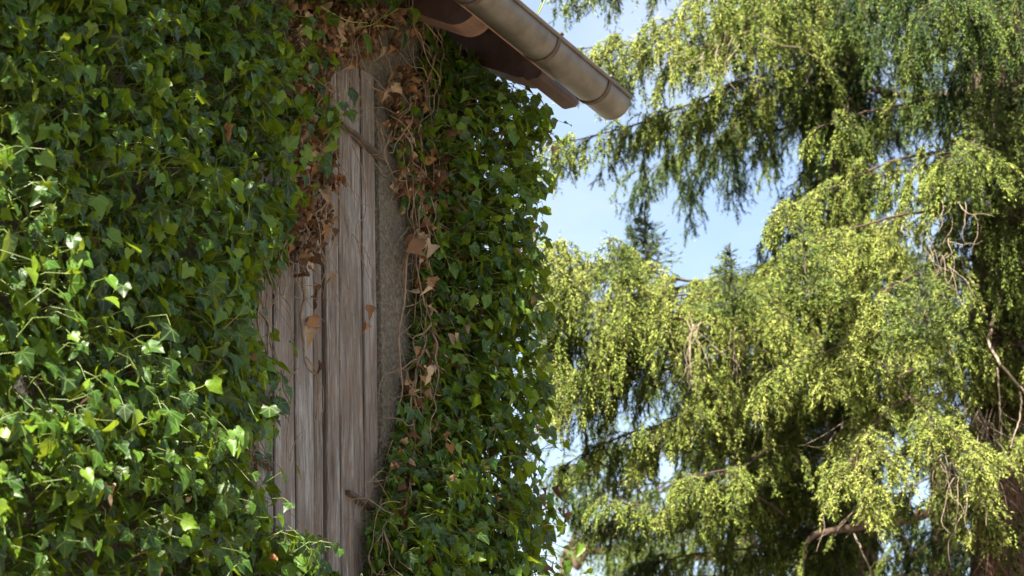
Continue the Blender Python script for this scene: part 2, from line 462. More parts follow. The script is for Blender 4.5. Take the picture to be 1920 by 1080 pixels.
# tiles: overlapping courses with a curved section
def tile_mesh():
    hw, ln, k = 0.118, 0.40, 9
    us = np.linspace(-hw, hw, k); hs = 0.030 * np.cos(np.linspace(-math.pi, math.pi, k)) * 0.5 + 0.015
    vv, ff = [], []
    for w, lift in ((0.0, 0.018), (-ln, 0.0)):
        for th in (0.0, 0.014):
            for u_, h_ in zip(us, hs): vv.append(D * u_ + N * w * math.cos(math.atan(SL)) + Z * (-w * math.sin(math.atan(SL)) + h_ + lift + th))
    A_, B_, C_, D_ = 0, k, 2 * k, 3 * k
    for i in range(k - 1):
        ff += [(B_ + i, B_ + i + 1, D_ + i + 1, D_ + i), (A_ + i + 1, A_ + i, C_ + i, C_ + i + 1), (A_ + i, A_ + i + 1, B_ + i + 1, B_ + i), (C_ + i + 1, C_ + i, D_ + i, D_ + i + 1)]
    ff += [(A_, B_, D_, C_), (A_ + k - 1, C_ + k - 1, D_ + k - 1, B_ + k - 1)]
    me = bpy.data.meshes.new("roof_tile"); me.from_pydata(np.array(vv).tolist(), [], ff)
    me.polygons.foreach_set("use_smooth", np.ones(len(me.polygons), bool)); me.update(); me.materials.append(M['tile'])
    return me
tm = tile_mesh()
for r in range(4):
    for q in range(14):
        w = 0.385 - r * 0.28
        p = W(1.02 - q * 0.236, w, 5.430 + (0.385 - w) * (SL + .022)) - BASE
        t = link("roof_tile", tm, None, roof); t.location = p.tolist(); t.rotation_euler = (0, 0, rng.normal(0, .008))
# plate beam running out past the gable under the verge
a = Acc()
bp_ = [(0.262, 5.325), (0.275, 5.312), (0.325, 5.312), (0.338, 5.325), (0.338, 5.385), (0.262, 5.385)]
k = len(bp_)
rings = []
for u_, s_ in ((0.90, 1), (1.205, 1), (1.225, .90), (1.226, .3)):
    cw, cz = 0.30, 5.35
    rings.append([W(u_, cw + (w - cw) * s_, cz + (z - cz) * s_) for w, z in bp_])
vv = np.array(rings).reshape(-1, 3)
ff = [(i * k + q, i * k + (q + 1) % k, (i + 1) * k + (q + 1) % k, (i + 1) * k + q) for i in range(3) for q in range(k)]
ff += [tuple(range(k))[::-1], tuple(3 * k + q for q in range(k))]
a.add(vv, ff); bpart("plate_beam", a, M['dark_wood'])
# fascia strip seen as a tan line along the back of the gutter
a = Acc(); a.add(*box_uwz(-3.2, 0.93, 0.372, 0.390, 5.300, 5.37)); bpart("fascia", a, M['copper'])
# half-round gutter
GW, GZ, GR, GU = 0.472, 5.306, 0.072, 1.235
def gutter_ring(u, r, wob=0.0, segs=18, a0=0.0, a1=math.pi):
    th = np.linspace(a0, a1, segs)
    return W(u, GW + r * np.cos(th), GZ - r * np.sin(th))
a = Acc()
us = np.concatenate([np.linspace(-3.2, GU - .01, 12), [GU]])
sg = 18
outer = np.stack([gutter_ring(u_, GR, 0, sg) for u_ in us]); inner = np.stack([gutter_ring(u_, GR - .003, 0, sg) for u_ in us])
k = len(us); vv = np.concatenate([outer.reshape(-1, 3), inner.reshape(-1, 3)]); off = k * sg
ff = []
for i in range(k - 1):
    for q in range(sg - 1):
        ff.append((i * sg + q, i * sg + q + 1, (i + 1) * sg + q + 1, (i + 1) * sg + q))
        ff.append((off + i * sg + q + 1, off + i * sg + q, off + (i + 1) * sg + q, off + (i + 1) * sg + q + 1))
    for q in (0, sg - 1):
        ff.append((i * sg + q, (i + 1) * sg + q, off + (i + 1) * sg + q, off + i * sg + q))
for q in range(sg - 1): ff.append(((k - 1) * sg + q, (k - 1) * sg + q + 1, off + (k - 1) * sg + q + 1, off + (k - 1) * sg + q))
a.add(vv, ff)
gutter = bpart("gutter", a, M['zinc'], smooth=True)
gutter.data.set_sharp_from_angle(angle=math.radians(40))
a = Acc(); p_ = np.stack([W(u_, GW + GR + .004, GZ + .004) for u_ in np.linspace(-3.2, GU + .002, 16)]); a.add(*tube(p_, .0085, 10)); bpart("rim_bead", a, M['zinc'], gutter, True)
# end cap
a = Acc()
r0 = gutter_ring(GU + .001, GR - .0005, 0, sg); r1 = gutter_ring(GU + .006, GR - .0005, 0, sg)
a.add(np.concatenate([r0, r1]), [tuple(range(sg)), tuple(range(2 * sg - 1, sg - 1, -1))] + [(i, i + sg, (i + 1) % sg + sg, (i + 1) % sg) for i in range(sg)])
bpart("end_cap", a, M['zinc'], gutter)
for ub in (-1.6, -1.05, -0.50, 0.085, 0.62, 1.05):
    a = Acc(); hw = .011; sgb = 20
    rs = [gutter_ring(ub + s, r, 0, sgb, -0.12, math.pi + .05) for s, r in ((-hw, GR + .001), (-hw, GR + .0045), (hw, GR + .0045), (hw, GR + .001))]
    vv = np.concatenate(rs)
    ff = [(s * sgb + q, s * sgb + q + 1, ((s + 1) % 4) * sgb + q + 1, ((s + 1) % 4) * sgb + q) for s in range(4) for q in range(sgb - 1)]
    ff += [(0, sgb, 2 * sgb, 3 * sgb), tuple(s * sgb + sgb - 1 for s in (3, 2, 1, 0))]
    a.add(vv, ff); bpart("gutter_bracket", a, M['iron'], gutter)
    a = Acc(); a.add(*box_uwz(ub - hw, ub + hw, GW + GR - .012, GW + GR + .016, GZ + .010, GZ + .017)); bpart("bracket_clip", a, M['zinc'], gutter)

# ------------------------------------------------------------------ ivy
HALF = [(0.0, -0.02), (0.10, -0.12), (0.25, -0.17), (0.40, -0.08), (0.45, 0.07), (0.55, 0.20), (0.575, 0.34), (0.45, 0.44), (0.36, 0.54), (0.27, 0.70), (0.14, 0.87), (0.0, 1.02)]
MID = [(0.0, 0.04), (0.0, 0.30), (0.0, 0.58)]
def leaf_proto(seed, dry=False, stalk=True):
    """unit ivy leaf: base at the origin, tip along +y, face towards +z; (verts, tris, n of blade verts)"""
    r = np.random.default_rng(seed)
    wid = r.uniform(0.85, 1.1); lob = r.uniform(0.8, 1.12)
    pts = []
    for s in (1, -1):
        for i, (x, y) in enumerate(HALF):
            x = x * wid * (lob if i in (5, 6) else 1) * s + (r.normal(0, .018) if 0 < i < 11 else 0)
            pts.append((x, y + (r.normal(0, .018) if 0 < i < 11 else 0)))
    n_h = len(HALF)
    pts += MID
    m0 = 2 * n_h
    f = []
    for s in (0, 1):
        o = s * n_h
        quad = [(0, 1, m0), (1, 2, m0), (2, 3, m0), (3, 4, m0), (4, 5, m0 + 1), (5, 6, m0 + 1), (6, 7, m0 + 1), (7, 8, m0 + 1), (8, 9, m0 + 2), (9, 10, m0 + 2), (10, 11, m0 + 2)]
        tri = [(o + a_, o + b_, c_) for a_, b_, c_ in quad] + [(o + 4, m0 + 1, m0), (o + 8, m0 + 2, m0 + 1)]
        f += [(t[0], t[2], t[1]) if s == 0 else t for t in [(x[0], x[1], x[2]) for x in tri]]
    p = np.array(pts)
    x, y = p[:, 0], p[:, 1]
    fold = r.uniform(.08, .6) if not dry else r.uniform(.5, 1.5)
    curl = r.uniform(.0, .6) if not dry else r.uniform(.2, 1.5)
    wav = r.uniform(.02, .07) if not dry else r.uniform(.10, .24)
    z = fold * np.abs(x) * (1 if not dry or r.random() < .6 else -1) - curl * (y - .1) ** 2 * np.sign(curl) * np.sign(curl) + wav * np.sin(5 * x + 7 * y + r.uniform(0, 6)) - 0.16 * x ** 2 * 3
    v = np.stack([x * (1 - .25 * min(fold, 1)), y, z], 1)
    # merge the duplicate midline verts of the second half
    remap = np.arange(len(v)); remap[n_h] = 0; remap[2 * n_h - 1] = n_h - 1
    f = [tuple(int(remap[i]) for i in t) for t in f]
    used = sorted({i for t in f for i in t}); idx = {o: i for i, o in enumerate(used)}
    v = v[used]; f = np.array([[idx[i] for i in t] for t in f])
    return v, f

PROTO = [leaf_proto(s) for s in range(10)]
DRYP = [leaf_proto(100 + s, True) for s in range(8)]

def frames(tip, nor):
    """rotation matrices with +y = tip, +z ~ nor"""
    y = norm(tip); z = norm(nor - (nor * y).sum(-1, keepdims=True) * y); x = np.cross(y, z)
    return np.stack([x, y, z], -1)

def stalks(base, root, rad=0.0014, bend=0.25):
    """three-sided two-segment stalks, vectorised: (verts, quads->tris)"""
    n = len(base)
    mid = (base + root) / 2 + rng.normal(0, 1, (n, 3)) * np.linalg.norm(base - root, axis=1)[:, None] * bend * .35
    mid[:, 2] += np.linalg.norm(base - root, axis=1) * bend * .5
    ax = norm(base - root); ref = np.tile(np.array([0.2, 0.3, 0.93]), (n, 1)); a = norm(np.cross(ax, ref)); b_ = np.cross(ax, a)
    rings = []
    for P_, rr in ((root, rad * 1.3), (mid, rad), (base, rad * .8)):
        for t in (0, 2.094, 4.189): rings.append(P_ + rr * (math.cos(t) * a + math.sin(t) * b_))
    v = np.stack(rings, 1)
    f = []
    for s in (0, 3):
        for q in range(3):
            q2 = (q + 1) % 3
            f += [(s + q, s + q2, s + 3 + q2), (s + q, s + 3 + q2, s + 3 + q)]
    f = np.array(f)
    F_ = (f[None] + (np.arange(n) * 9)[:, None, None]).reshape(-1, 3)
    return v.reshape(-1, 3), F_

def foliage_mesh(name, protos, pos, R, size, pick, origin):
    vs_, fs_, cs_, off = [], [], [], 0
    for k, (pv, pf) in enumerate(protos):
        i = np.nonzero(pick == k)[0]
        if not len(i): continue
        v = np.einsum('nij,mj->nmi', R[i] * size[i][:, None, None], pv) + pos[i][:, None]
        f = pf[None] + (np.arange(len(i)) * len(pv))[:, None, None] + off
        vs_.append(v.reshape(-1, 3)); fs_.append(f.reshape(-1, 3)); cs_.append(np.tile(pv, (len(i), 1))); off += len(i) * len(pv)
    return mesh_np(name, np.concatenate(vs_) - origin, np.concatenate(fs_), smooth=True, leafco=np.concatenate(cs_))

proto_me = []
for k, (pv, pf) in enumerate(PROTO):
    me = mesh_np("ivy_leaf", pv, pf, smooth=True, leafco=pv); me.materials.append(M['ivy']); proto_me.append(me)
dry_me = []
for k, (pv, pf) in enumerate(DRYP):
    me = mesh_np("dry_leaf", pv, pf, smooth=True, leafco=pv); me.materials.append(M['dry']); dry_me.append(me)

def value_noise(u, z, scale, seed):
    """smooth 2-D noise 0..1"""
    r = np.random.default_rng(seed); g = r.random((64, 64))
    x, y = np.asarray(u) * scale + 20, np.asarray(z) * scale + 5
    i, j = np.floor(x).astype(int), np.floor(y).astype(int); fx, fy = x - i, y - j
    fx, fy = fx * fx * (3 - 2 * fx), fy * fy * (3 - 2 * fy)
    G = lambda a_, b_: g[a_ % 64, b_ % 64]
    return (G(i, j) * (1 - fx) + G(i + 1, j) * fx) * (1 - fy) + (G(i, j + 1) * (1 - fx) + G(i + 1, j + 1) * fx) * fy

# outlines of the two plants as they lie on the wall (pixel outlines carried onto the wall's own plane)
LEFT = [(-900, -500), (700, -200), (700, 20), (660, 70), (612, 125), (632, 215), (628, 330), (606, 420), (560, 455), (528, 500), (486, 540), (474, 620), (500, 665), (540, 690), (540, 760), (490, 800), (452, 860), (466, 910), (482, 960), (530, 1005), (590, 1060), (660, 1085), (680, 1250), (600, 1700), (-900, 1500)]
RIGHT = [(740, -60), (810, -30), (815, 90), (790, 150), (752, 190), (758, 300), (782, 380), (796, 500), (790, 600), (786, 700), (770, 770), (742, 850), (734, 930), (708, 985), (698, 1080), (690, 1300), (1200, 1500), (1200, -100)]

def flat_uz(poly, w):
    return [to_uz(on_wall(px, py, w)) for px, py in poly]
LEFT_UZ, RIGHT_UZ = flat_uz(LEFT, 0.06), flat_uz(RIGHT, 0.06)

def edge_dist(pts, poly):
    best = np.full(len(pts), 9.0)
    for i in range(len(poly)):
        a_ = np.array(poly[i]); b_ = np.array(poly[(i + 1) % len(poly)]); ab = b_ - a_
        t = np.clip(((pts - a_) @ ab) / (ab @ ab + 1e-12), 0, 1)
        if max(poly[i][0], poly[(i + 1) % len(poly)][0]) > 1.0: continue
        best = np.minimum(best, np.linalg.norm(pts - (a_ + t[:, None] * ab), axis=1))
    return best

def scatter(poly, n, u0, u1, z0, z1):
    p = np.stack([rng.uniform(u0, u1, n), rng.uniform(z0, z1, n)], 1)
    return p[in_poly(p, poly)]

BULGE = [(*to_uz(on_wall(px, py, .12)), su, sz, a_) for px, py, su, sz, a_ in ((520, 735, .09, .10, .22), (80, 860, .30, .20, .13), (250, 860, .20, .16, .10), (400, 800, .20, .10, .08), (470, 1050, .25, .10, .15), (230, 1060, .25, .1, .10), (600, 1085, .10, .07, .10))]
def thick_left(u, z):
    t = 0.10 + 0.08 * value_noise(u, z, 2.2, 3) + 0.12 * value_noise(u, z, 6.5, 4) ** 1.5
    for bu, bz, su, sz, a_ in BULGE: t = t + a_ * np.exp(-((u - bu) / su) ** 2 - ((z - bz) / sz) ** 2)
    return t + 0.04 * np.clip((-.9 - u) / .8, 0, 1)

def thick_right(u, z):
    t = 0.08 + 0.10 * value_noise(u, z, 2.5, 8) + 0.05 * value_noise(u, z, 7, 9)
    return t + 0.15 * np.clip((u - .55) / .4, 0, 1) - 0.10 * np.clip((z - 5.15) / .2, 0, 1) * np.clip((u - .9) / .1, 0, 1)

def dress(plant, poly, thick, n_leaf, n_dry, box, dry_spots, origin, u_max, n_parts=290, n_dry_parts=200, size=(0.030, 0.062)):
    uz = scatter(poly, n_leaf, *box)
    ed = edge_dist(uz, poly)
    T = thick(uz[:, 0], uz[:, 1]) * np.clip(ed / 0.22, 0.25, 1)
    lay = rng.random(len(uz)) ** 0.72
    w = 0.012 + T * (0.12 + 0.9 * lay)
    # thin the cover where brown, half-bare patches are
    keep = np.ones(len(uz), bool)
    for (cx, cy, rx_, ry_, s) in dry_spots:
        q = project(W(uz[:, 0], w, uz[:, 1])); e = ((q[:, 0] - cx) / rx_) ** 2 + ((q[:, 1] - cy) / ry_) ** 2
        keep &= ~((e < 1) & (rng.random(len(uz)) < s))
    keep &= (rng.random(len(uz)) < (0.12 + 1.05 * value_noise(uz[:, 0], uz[:, 1], 8.5, 21))) | (lay < .38)
    stray = (rng.random(len(uz)) < .06 + .14 * np.clip((3.9 - uz[:, 1]) / .5, 0, 1)) & (ed > .05); w = w + stray * rng.uniform(.03, .15, len(uz)) * np.clip((4.3 - uz[:, 1]) / .5, .1, 1)
    uz, w, T, lay = uz[keep], w[keep], T[keep], lay[keep]
    pos = W(uz[:, 0], w, uz[:, 1]); n = len(uz)
    # past the corner the plant wraps round it
    over = uz[:, 0] > u_max
    pos[over] = W(uz[over, 0], w[over] * rng.uniform(-.3, 1, over.sum()), uz[over, 1])
    size_ = rng.uniform(size[0], size[1], n) * (0.8 + 0.35 * rng.random(n) ** 3)
    nor = norm(N * rng.uniform(.55, 1.0, (n, 1)) + Z * rng.uniform(-.05, .75, (n, 1)) + rng.normal(0, .50, (n, 3)))
    nor[over] = norm(nor[over] + D * rng.uniform(0, 1.2, (over.sum(), 1)))
    tip = -Z * rng.uniform(.55, 1, (n, 1)) + N * rng.uniform(0.0, .7, (n, 1)) + rng.normal(0, .38, (n, 3))
    R = frames(tip, nor)
    pick = rng.integers(0, len(PROTO), n)
    # the outermost leaves are the ones that show largest: parts of their own
    q = project(pos); vis = (q[:, 0] > -20) & (q[:, 0] < 1100) & (q[:, 1] > -20) & (q[:, 1] < 1100)
    score = lay * np.sqrt(size_) / np.linalg.norm(pos - CAM, axis=1) * vis
    order = np.argsort(-score); solo = order[:n_parts]; rest = np.ones(n, bool); rest[solo] = False
    for i in solo:
        o = bpy.data.objects.new("leaf", proto_me[pick[i]]); col.objects.link(o); o.parent = plant
        m_ = np.eye(4); m_[:3, :3] = R[i] * size_[i]; m_[:3, 3] = pos[i] - origin
        o.matrix_local = Matrix(m_.tolist())
    me = foliage_mesh("foliage", PROTO, pos[rest], R[rest], size_[rest], pick[rest], origin)
    link("foliage", me, M['ivy'], plant, 'stuff')
    root = pos - N * (0.03 + 0.09 * rng.random((n, 1))) - norm(tip) * 0.012 + rng.normal(0, .022, (n, 3)); root[:, 2] += rng.uniform(-.025, .03, n)
    st = lay > .68
    sv, sf = stalks(pos[st], root[st])
    link("leaf_stalk", mesh_np("leaf_stalk", sv - origin, sf), M['petiole'], plant, 'stuff')
    # dry leaves: everywhere a few, dense on the spots
    dp = scatter(poly, int(n_dry * .45), *box)
    dw = 0.01 + thick(dp[:, 0], dp[:, 1]) * rng.uniform(.1, .9, len(dp)) * np.clip(edge_dist(dp, poly) / .2, .2, 1)
    P_ = [W(dp[:, 0], dw, dp[:, 1])]
    tot = sum(s[2] * s[3] for s in dry_spots)
    for (cx, cy, rx_, ry_, s) in dry_spots:
        k = int(n_dry * .55 * rx_ * ry_ / tot * (0.6 + s))
        aa = rng.uniform(0, 2 * math.pi, k); rr = np.sqrt(rng.random(k))
        P_.append(np.array([on_wall(cx + rx_ * rr[i] * math.cos(aa[i]), cy + ry_ * rr[i] * math.sin(aa[i]), rng.uniform(.015, .085)) for i in range(k)]))
    dpos = np.concatenate(P_); n = len(dpos)
    dR = frames(-Z + N * rng.uniform(-.3, .9, (n, 1)) + rng.normal(0, .6, (n, 3)), N + rng.normal(0, .9, (n, 3)))
    ds = rng.uniform(size[0] * .5, size[1] * .72, n); dk_ = rng.integers(0, len(DRYP), n)
    q = project(dpos); vis = (q[:, 0] > -20) & (q[:, 0] < 1100) & (q[:, 1] > -20) & (q[:, 1] < 1100)
    first = np.zeros(n, bool); first[len(dp):] = True
    order = np.argsort(-(ds * vis * (1 + .6 * first))); solo = order[:n_dry_parts]; rest = np.ones(n, bool); rest[solo] = False
    for i in solo:
        o = bpy.data.objects.new("dry_leaf", dry_me[dk_[i]]); col.objects.link(o); o.parent = plant
        m_ = np.eye(4); m_[:3, :3] = dR[i] * ds[i]; m_[:3, 3] = dpos[i] - origin
        o.matrix_local = Matrix(m_.tolist())
    link("dry_foliage", foliage_mesh("dry_foliage", DRYP, dpos[rest], dR[rest], ds[rest], dk_[rest], origin), M['dry'], plant, 'stuff')
    # tangle of thin stems close to the wall
    a = Acc()
    for k in range(470):
        uz0 = scatter(poly, 40, *box)
        if not len(uz0): continue
        p = uz0[0] if k % 3 else uz0[np.argmin(edge_dist(uz0, poly))]; steps = rng.integers(5, 10); pts = []; ang = rng.normal(-math.pi / 2, .5); wv = rng.uniform(.01, .09)
        for s in range(steps):
            pts.append(W(p[0], max(.008, wv), p[1])); ang += rng.normal(0, .45); p = p + .055 * np.array([math.cos(ang), math.sin(ang)]); wv += rng.normal(0, .012)
        a.add(*tube(smooth_path(pts, 3 * steps), np.linspace(rng.uniform(.0012, .0030) * (1.5 if k % 9 == 0 else 1), .0008, 3 * steps), 4))
    link("twig_tangle", a.mesh("twig_tangle", origin, True), M['stem'], plant, 'stuff')

def vine(plant, origin, pts, r0, r1, w=(0.02, 0.03), mat=None, name="stem", m=28):
    p = smooth_path([on_wall(x, y, w[0] + (w[1] - w[0]) * i / max(1, len(pts) - 1)) for i, (x, y) in enumerate(pts)], m)
    p = p + np.cumsum(rng.normal(0, .0012, p.shape), 0)
    a = Acc(); a.add(*tube(p, np.linspace(r0, r1, m), 6)); return link(name, a.mesh(name, origin, True), mat or M['stem'], plant)

OL, OR = W(-1.0, 0.1, 0.0), W(0.75, 0.1, 0.0)
ivy_l = thing("ivy_plant", "dense green ivy covering the wall left of the weathered boards", "ivy", OL)
SP_L = [(595, 60, 60, 90, .75), (578, 200, 50, 80, .55), (588, 330, 46, 110, .85), (568, 450, 36, 60, .8), (300, 600, 30, 30, .3), (455, 870, 22, 50, .5), (660, 60, 50, 60, .6), (650, 20, 90, 50, .45), (735, 55, 50, 40, .25)]
dress(ivy_l, LEFT_UZ, thick_left, 30000, 1050, (-2.3, 0.75, 2.6, 5.55), SP_L, OL, 9.0)
for pts, r0, r1 in (([(545, 380), (560, 470), (572, 545), (567, 600), (573, 650), (579, 690), (600, 718), (594, 790)], .007, .002),
                    ([(585, 250), (572, 340), (590, 420), (566, 520), (571, 560)], .006, .005),
                    ([(480, 535), (500, 585), (513, 650), (528, 705)], .003, .0012), ([(500, 545), (499, 600), (522, 690), (530, 720)], .0025, .001),
                    ([(560, 690), (545, 705), (536, 730)], .0022, .001), ([(573, 670), (590, 700), (602, 750), (600, 800)], .0025, .001),
                    ([(480, 858), (508, 862), (528, 874)], .0016, .001), ([(545, 865), (553, 830), (562, 806)], .0018, .001)):
    vine(ivy_l, OL, pts, r0, r1)
for pts in ([(735, -10), (732, 18), (702, 48), (672, 56)], [(722, 30), (745, 20), (772, 18)], [(704, 50), (732, 54), (752, 62)], [(600, 12), (650, 38), (690, 46)]):
    vine(ivy_l, OL, pts, .0028, .0016, (.10, .11), M['petiole'], "green_stem")
def spray(plant, origin, spots, w=0.11, dry=False):
    for (x, y, s, ang) in spots:
        p = on_wall(x, y, w + rng.uniform(-.015, .015)); t = -Z * math.cos(ang) + D * math.sin(ang) + N * .25
        R = frames(t[None], (N * .8 + Z * .35 + rng.normal(0, .25, 3))[None])[0]
        k = int(rng.integers(0, 8)); o = bpy.data.objects.new("dry_leaf" if dry else "leaf", (dry_me if dry else proto_me)[k]); col.objects.link(o); o.parent = plant
        m_ = np.eye(4); m_[:3, :3] = R * s; m_[:3, 3] = p - origin; o.matrix_local = Matrix(m_.tolist())
spray(ivy_l, OL, [(775, 18, .055, 0), (768, 28, .05, -.3), (754, 60, .06, .1), (728, 0, .05, .2), (684, 66, .07, .1), (656, 170, .06, .4), (556, 870, .05, .3), (536, 730, .05, .8), (525, 755, .055, 1.0), (545, 645, .05, .9), (500, 905, .06, .5), (573, 1000, .06, 0)])
spray(ivy_l, OL, [(690, 575, .042, .2), (684, 605, .038, -.1), (588, 535, .042, .6), (584, 560, .040, .9), (592, 590, .046, .8), (577, 618, .05, .1), (598, 680, .036, 0), (620, 512, .03, 0), (624, 430, .034, .3), (612, 400, .036, .5), (606, 360, .04, .2), (616, 330, .036, -.4), (622, 290, .04, .3), (600, 450, .042, 0)], .03, True)
vine(ivy_l, OL, [(660, 270), (680, 320), (688, 352), (684, 400), (668, 420), (676, 470), (694, 520), (706, 545)], .0026, .0012, (.006, .012))
vine(ivy_l, OL, [(660, 440), (680, 470), (694, 515)], .0022, .001, (.01, .03))

ivy_r = thing("ivy_plant", "ivy with brown leaves and bare stems covering the wall corner below the gutter", "ivy", OR)
SP_R = [(800, 340, 60, 70, .7), (850, 300, 50, 90, .35), (790, 450, 26, 50, .7), (760, 200, 40, 80, .7), (880, 430, 60, 60, .35), (850, 540, 70, 60, .25), (900, 250, 60, 60, .25), (860, 820, 60, 60, .3), (800, 700, 40, 60, .5), (920, 620, 40, 60, .3), (780, 900, 40, 120, .35), (880, 950, 70, 80, .3)]
# the outline runs past the corner to where the silhouette stands against the sky
RIGHT_UZ2 = [p for p in RIGHT_UZ if p[0] < 1.6]
RIGHT_UZ2 = [(u_, z_) for (u_, z_) in RIGHT_UZ2 if u_ < 1.0] + [(1.10, 2.2), (1.13, 3.2), (1.13, 3.6), (1.22, 3.72), (1.14, 3.9), (1.10, 4.1), (1.11, 4.5), (1.14, 4.75), (1.13, 4.95), (1.17, 5.1), (1.18, 5.28), (1.12, 5.36), (1.02, 5.42), (0.9, 5.45), (0.40, 5.46)]
dress(ivy_r, RIGHT_UZ2, thick_right, 18500, 1500, (0.1, 1.30, 2.6, 5.55), SP_R, OR, U_CORNER, size=(0.030, 0.061))
for pts, r0, r1 in (([(795, 300), (792, 380), (781, 430), (764, 480), (758, 560), (749, 620), (753, 680), (757, 730), (750, 760)], .0045, .0022),
                    ([(790, 350), (778, 470), (786, 540), (800, 590), (812, 640)], .0035, .002), ([(800, 480), (812, 530), (808, 600), (830, 650)], .003, .0015),
                    ([(780, 700), (772, 760), (778, 830), (770, 900), (760, 960)], .0045, .003), ([(812, 700), (830, 770), (836, 815)], .003, .0015),
                    ([(808, 690), (840, 720), (856, 742)], .003, .0015), ([(765, 780), (785, 840), (808, 880), (806, 930)], .0035, .0016),
                    ([(805, 120), (800, 180), (786, 250), (796, 330)], .004, .003), ([(690, 150), (720, 170), (780, 156)], .003, .0015), ([(735, 245), (722, 280), (728, 305)], .003, .002),
                    ([(712, 236), (722, 275), (726, 305)], .0025, .0015), ([(842, 430), (868, 470), (900, 490)], .003, .0015), ([(850, 150), (900, 110), (960, 100)], .002, .001)):
    vine(ivy_r, OR, pts, r0, r1, (.05, .06))
spray(ivy_r, OR, [(768, 765, .06, -.5), (782, 770, .055, .4), (752, 762, .05, -.8)], .08)
spray(ivy_r, OR, [(792, 448, .065, .3), (806, 460, .06, -.6), (890, 424, .055, 1.2), (800, 690, .055, 0), (925, 700, .06, 1.2), (1000, 792, .06, 1.4), (870, 370, .06, .5), (820, 320, .07, .4), (845, 395, .06, .9)], .12, True)
# a shoot growing over the roof edge into the sun
for us_ in ([(.70, .40, 5.42), (.69, .45, 5.50), (.70, .48, 5.58), (.72, .50, 5.63)], [(.70, .40, 5.42), (.75, .44, 5.55), (.78, .46, 5.67), (.75, .43, 5.74)], [(.69, .45, 5.50), (.65, .47, 5.58), (.60, .46, 5.63)], [(.75, .44, 5.55), (.80, .44, 5.62), (.84, .44, 5.66)]):
    a = Acc(); a.add(*tube(smooth_path([W(*q) for q in us_], 14), np.linspace(.003, .0015, 14), 5)); link("green_stem", a.mesh("green_stem", OR, True), M['petiole'], ivy_r)
for (u_, w_, z_, s) in ((0.72, .50, 5.62, .06), (0.78, .46, 5.68, .065), (0.66, .47, 5.60, .06), (0.84, .44, 5.66, .05), (.60, .46, 5.63, .055), (.74, .42, 5.74, .06)):
    R = frames((N * .8 - Z * .2 + D * rng.normal(0, .5))[None], (Z + rng.normal(0, .4, 3))[None])[0]
    o = bpy.data.objects.new("leaf", proto_me[int(rng.integers(0, 9))]); col.objects.link(o); o.parent = ivy_r
    m_ = np.eye(4); m_[:3, :3] = R * s; m_[:3, 3] = W(u_, w_, z_) - OR; o.matrix_local = Matrix(m_.tolist())

# ------------------------------------------------------------------ spruces
def needle_shoots(p, ax, ln, tint, needles=14, nl=0.0245, nw=0.0034):
    """needle brushes: p (n,3) base, ax (n,3) unit, ln (n) length -> verts, tris, tint"""
    n = len(p)
    ref = norm(rng.normal(0, 1, (n, 3))); a = norm(np.cross(ax, ref)); b_ = np.cross(ax, a)
    t = (np.arange(needles) + rng.random((n, needles))) / needles
    th = rng.uniform(0, 2 * math.pi, (n, needles))
    out = np.cos(th)[..., None] * a[:, None] + np.sin(th)[..., None] * b_[:, None]
    base = p[:, None] + ax[:, None] * (t * ln[:, None])[..., None]
    dirn = norm(out + ax[:, None] * (0.75 + 0.9 * t[..., None]) + np.array([0, 0, .12]))
    L = nl * (1 - .35 * t ** 3) * rng.uniform(.8, 1.15, (n, needles))
    side = norm(norm(np.cross(dirn, ax[:, None])) + rng.normal(0, .45, (n, needles, 3)))
    v = np.stack([base + side * nw, base - side * nw, base + dirn * L[..., None] + side * nw * .35], 2).reshape(-1, 3)
    f = np.arange(n * needles * 3).reshape(-1, 3)
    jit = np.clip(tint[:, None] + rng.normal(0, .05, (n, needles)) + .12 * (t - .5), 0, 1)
    nv = norm(out * .34 + dirn * .2 + np.array([0, 0, .58]))
    return v, f, np.repeat(jit.ravel(), 3), np.repeat(nv.reshape(-1, 3), 3, axis=0)

def grow(P, d0, ln, K, sag, wob):
    """n paths of K points that start along d0 and bend down"""
    pts = [P]; d_ = d0
    for k in range(K - 1):
        wgt = sag * (0.25 + 0.75 * (k + 1) / K)
        wgt = wgt[:, None] if np.ndim(wgt) else wgt
        d_ = norm(d_ * (1 - wgt) - Z * wgt + rng.normal(0, wob, d_.shape))
        pts.append(pts[-1] + d_ * (ln / (K - 1))[:, None])
    return np.stack(pts, 1)

def along(pts, own, tt):
    K = pts.shape[1]; x = tt * (K - 1); i = np.clip(x.astype(int), 0, K - 2); f = (x - i)[:, None]
    a_, b_ = pts[own, i], pts[own, i + 1]
    return a_ * (1 - f) + b_ * f, norm(b_ - a_)

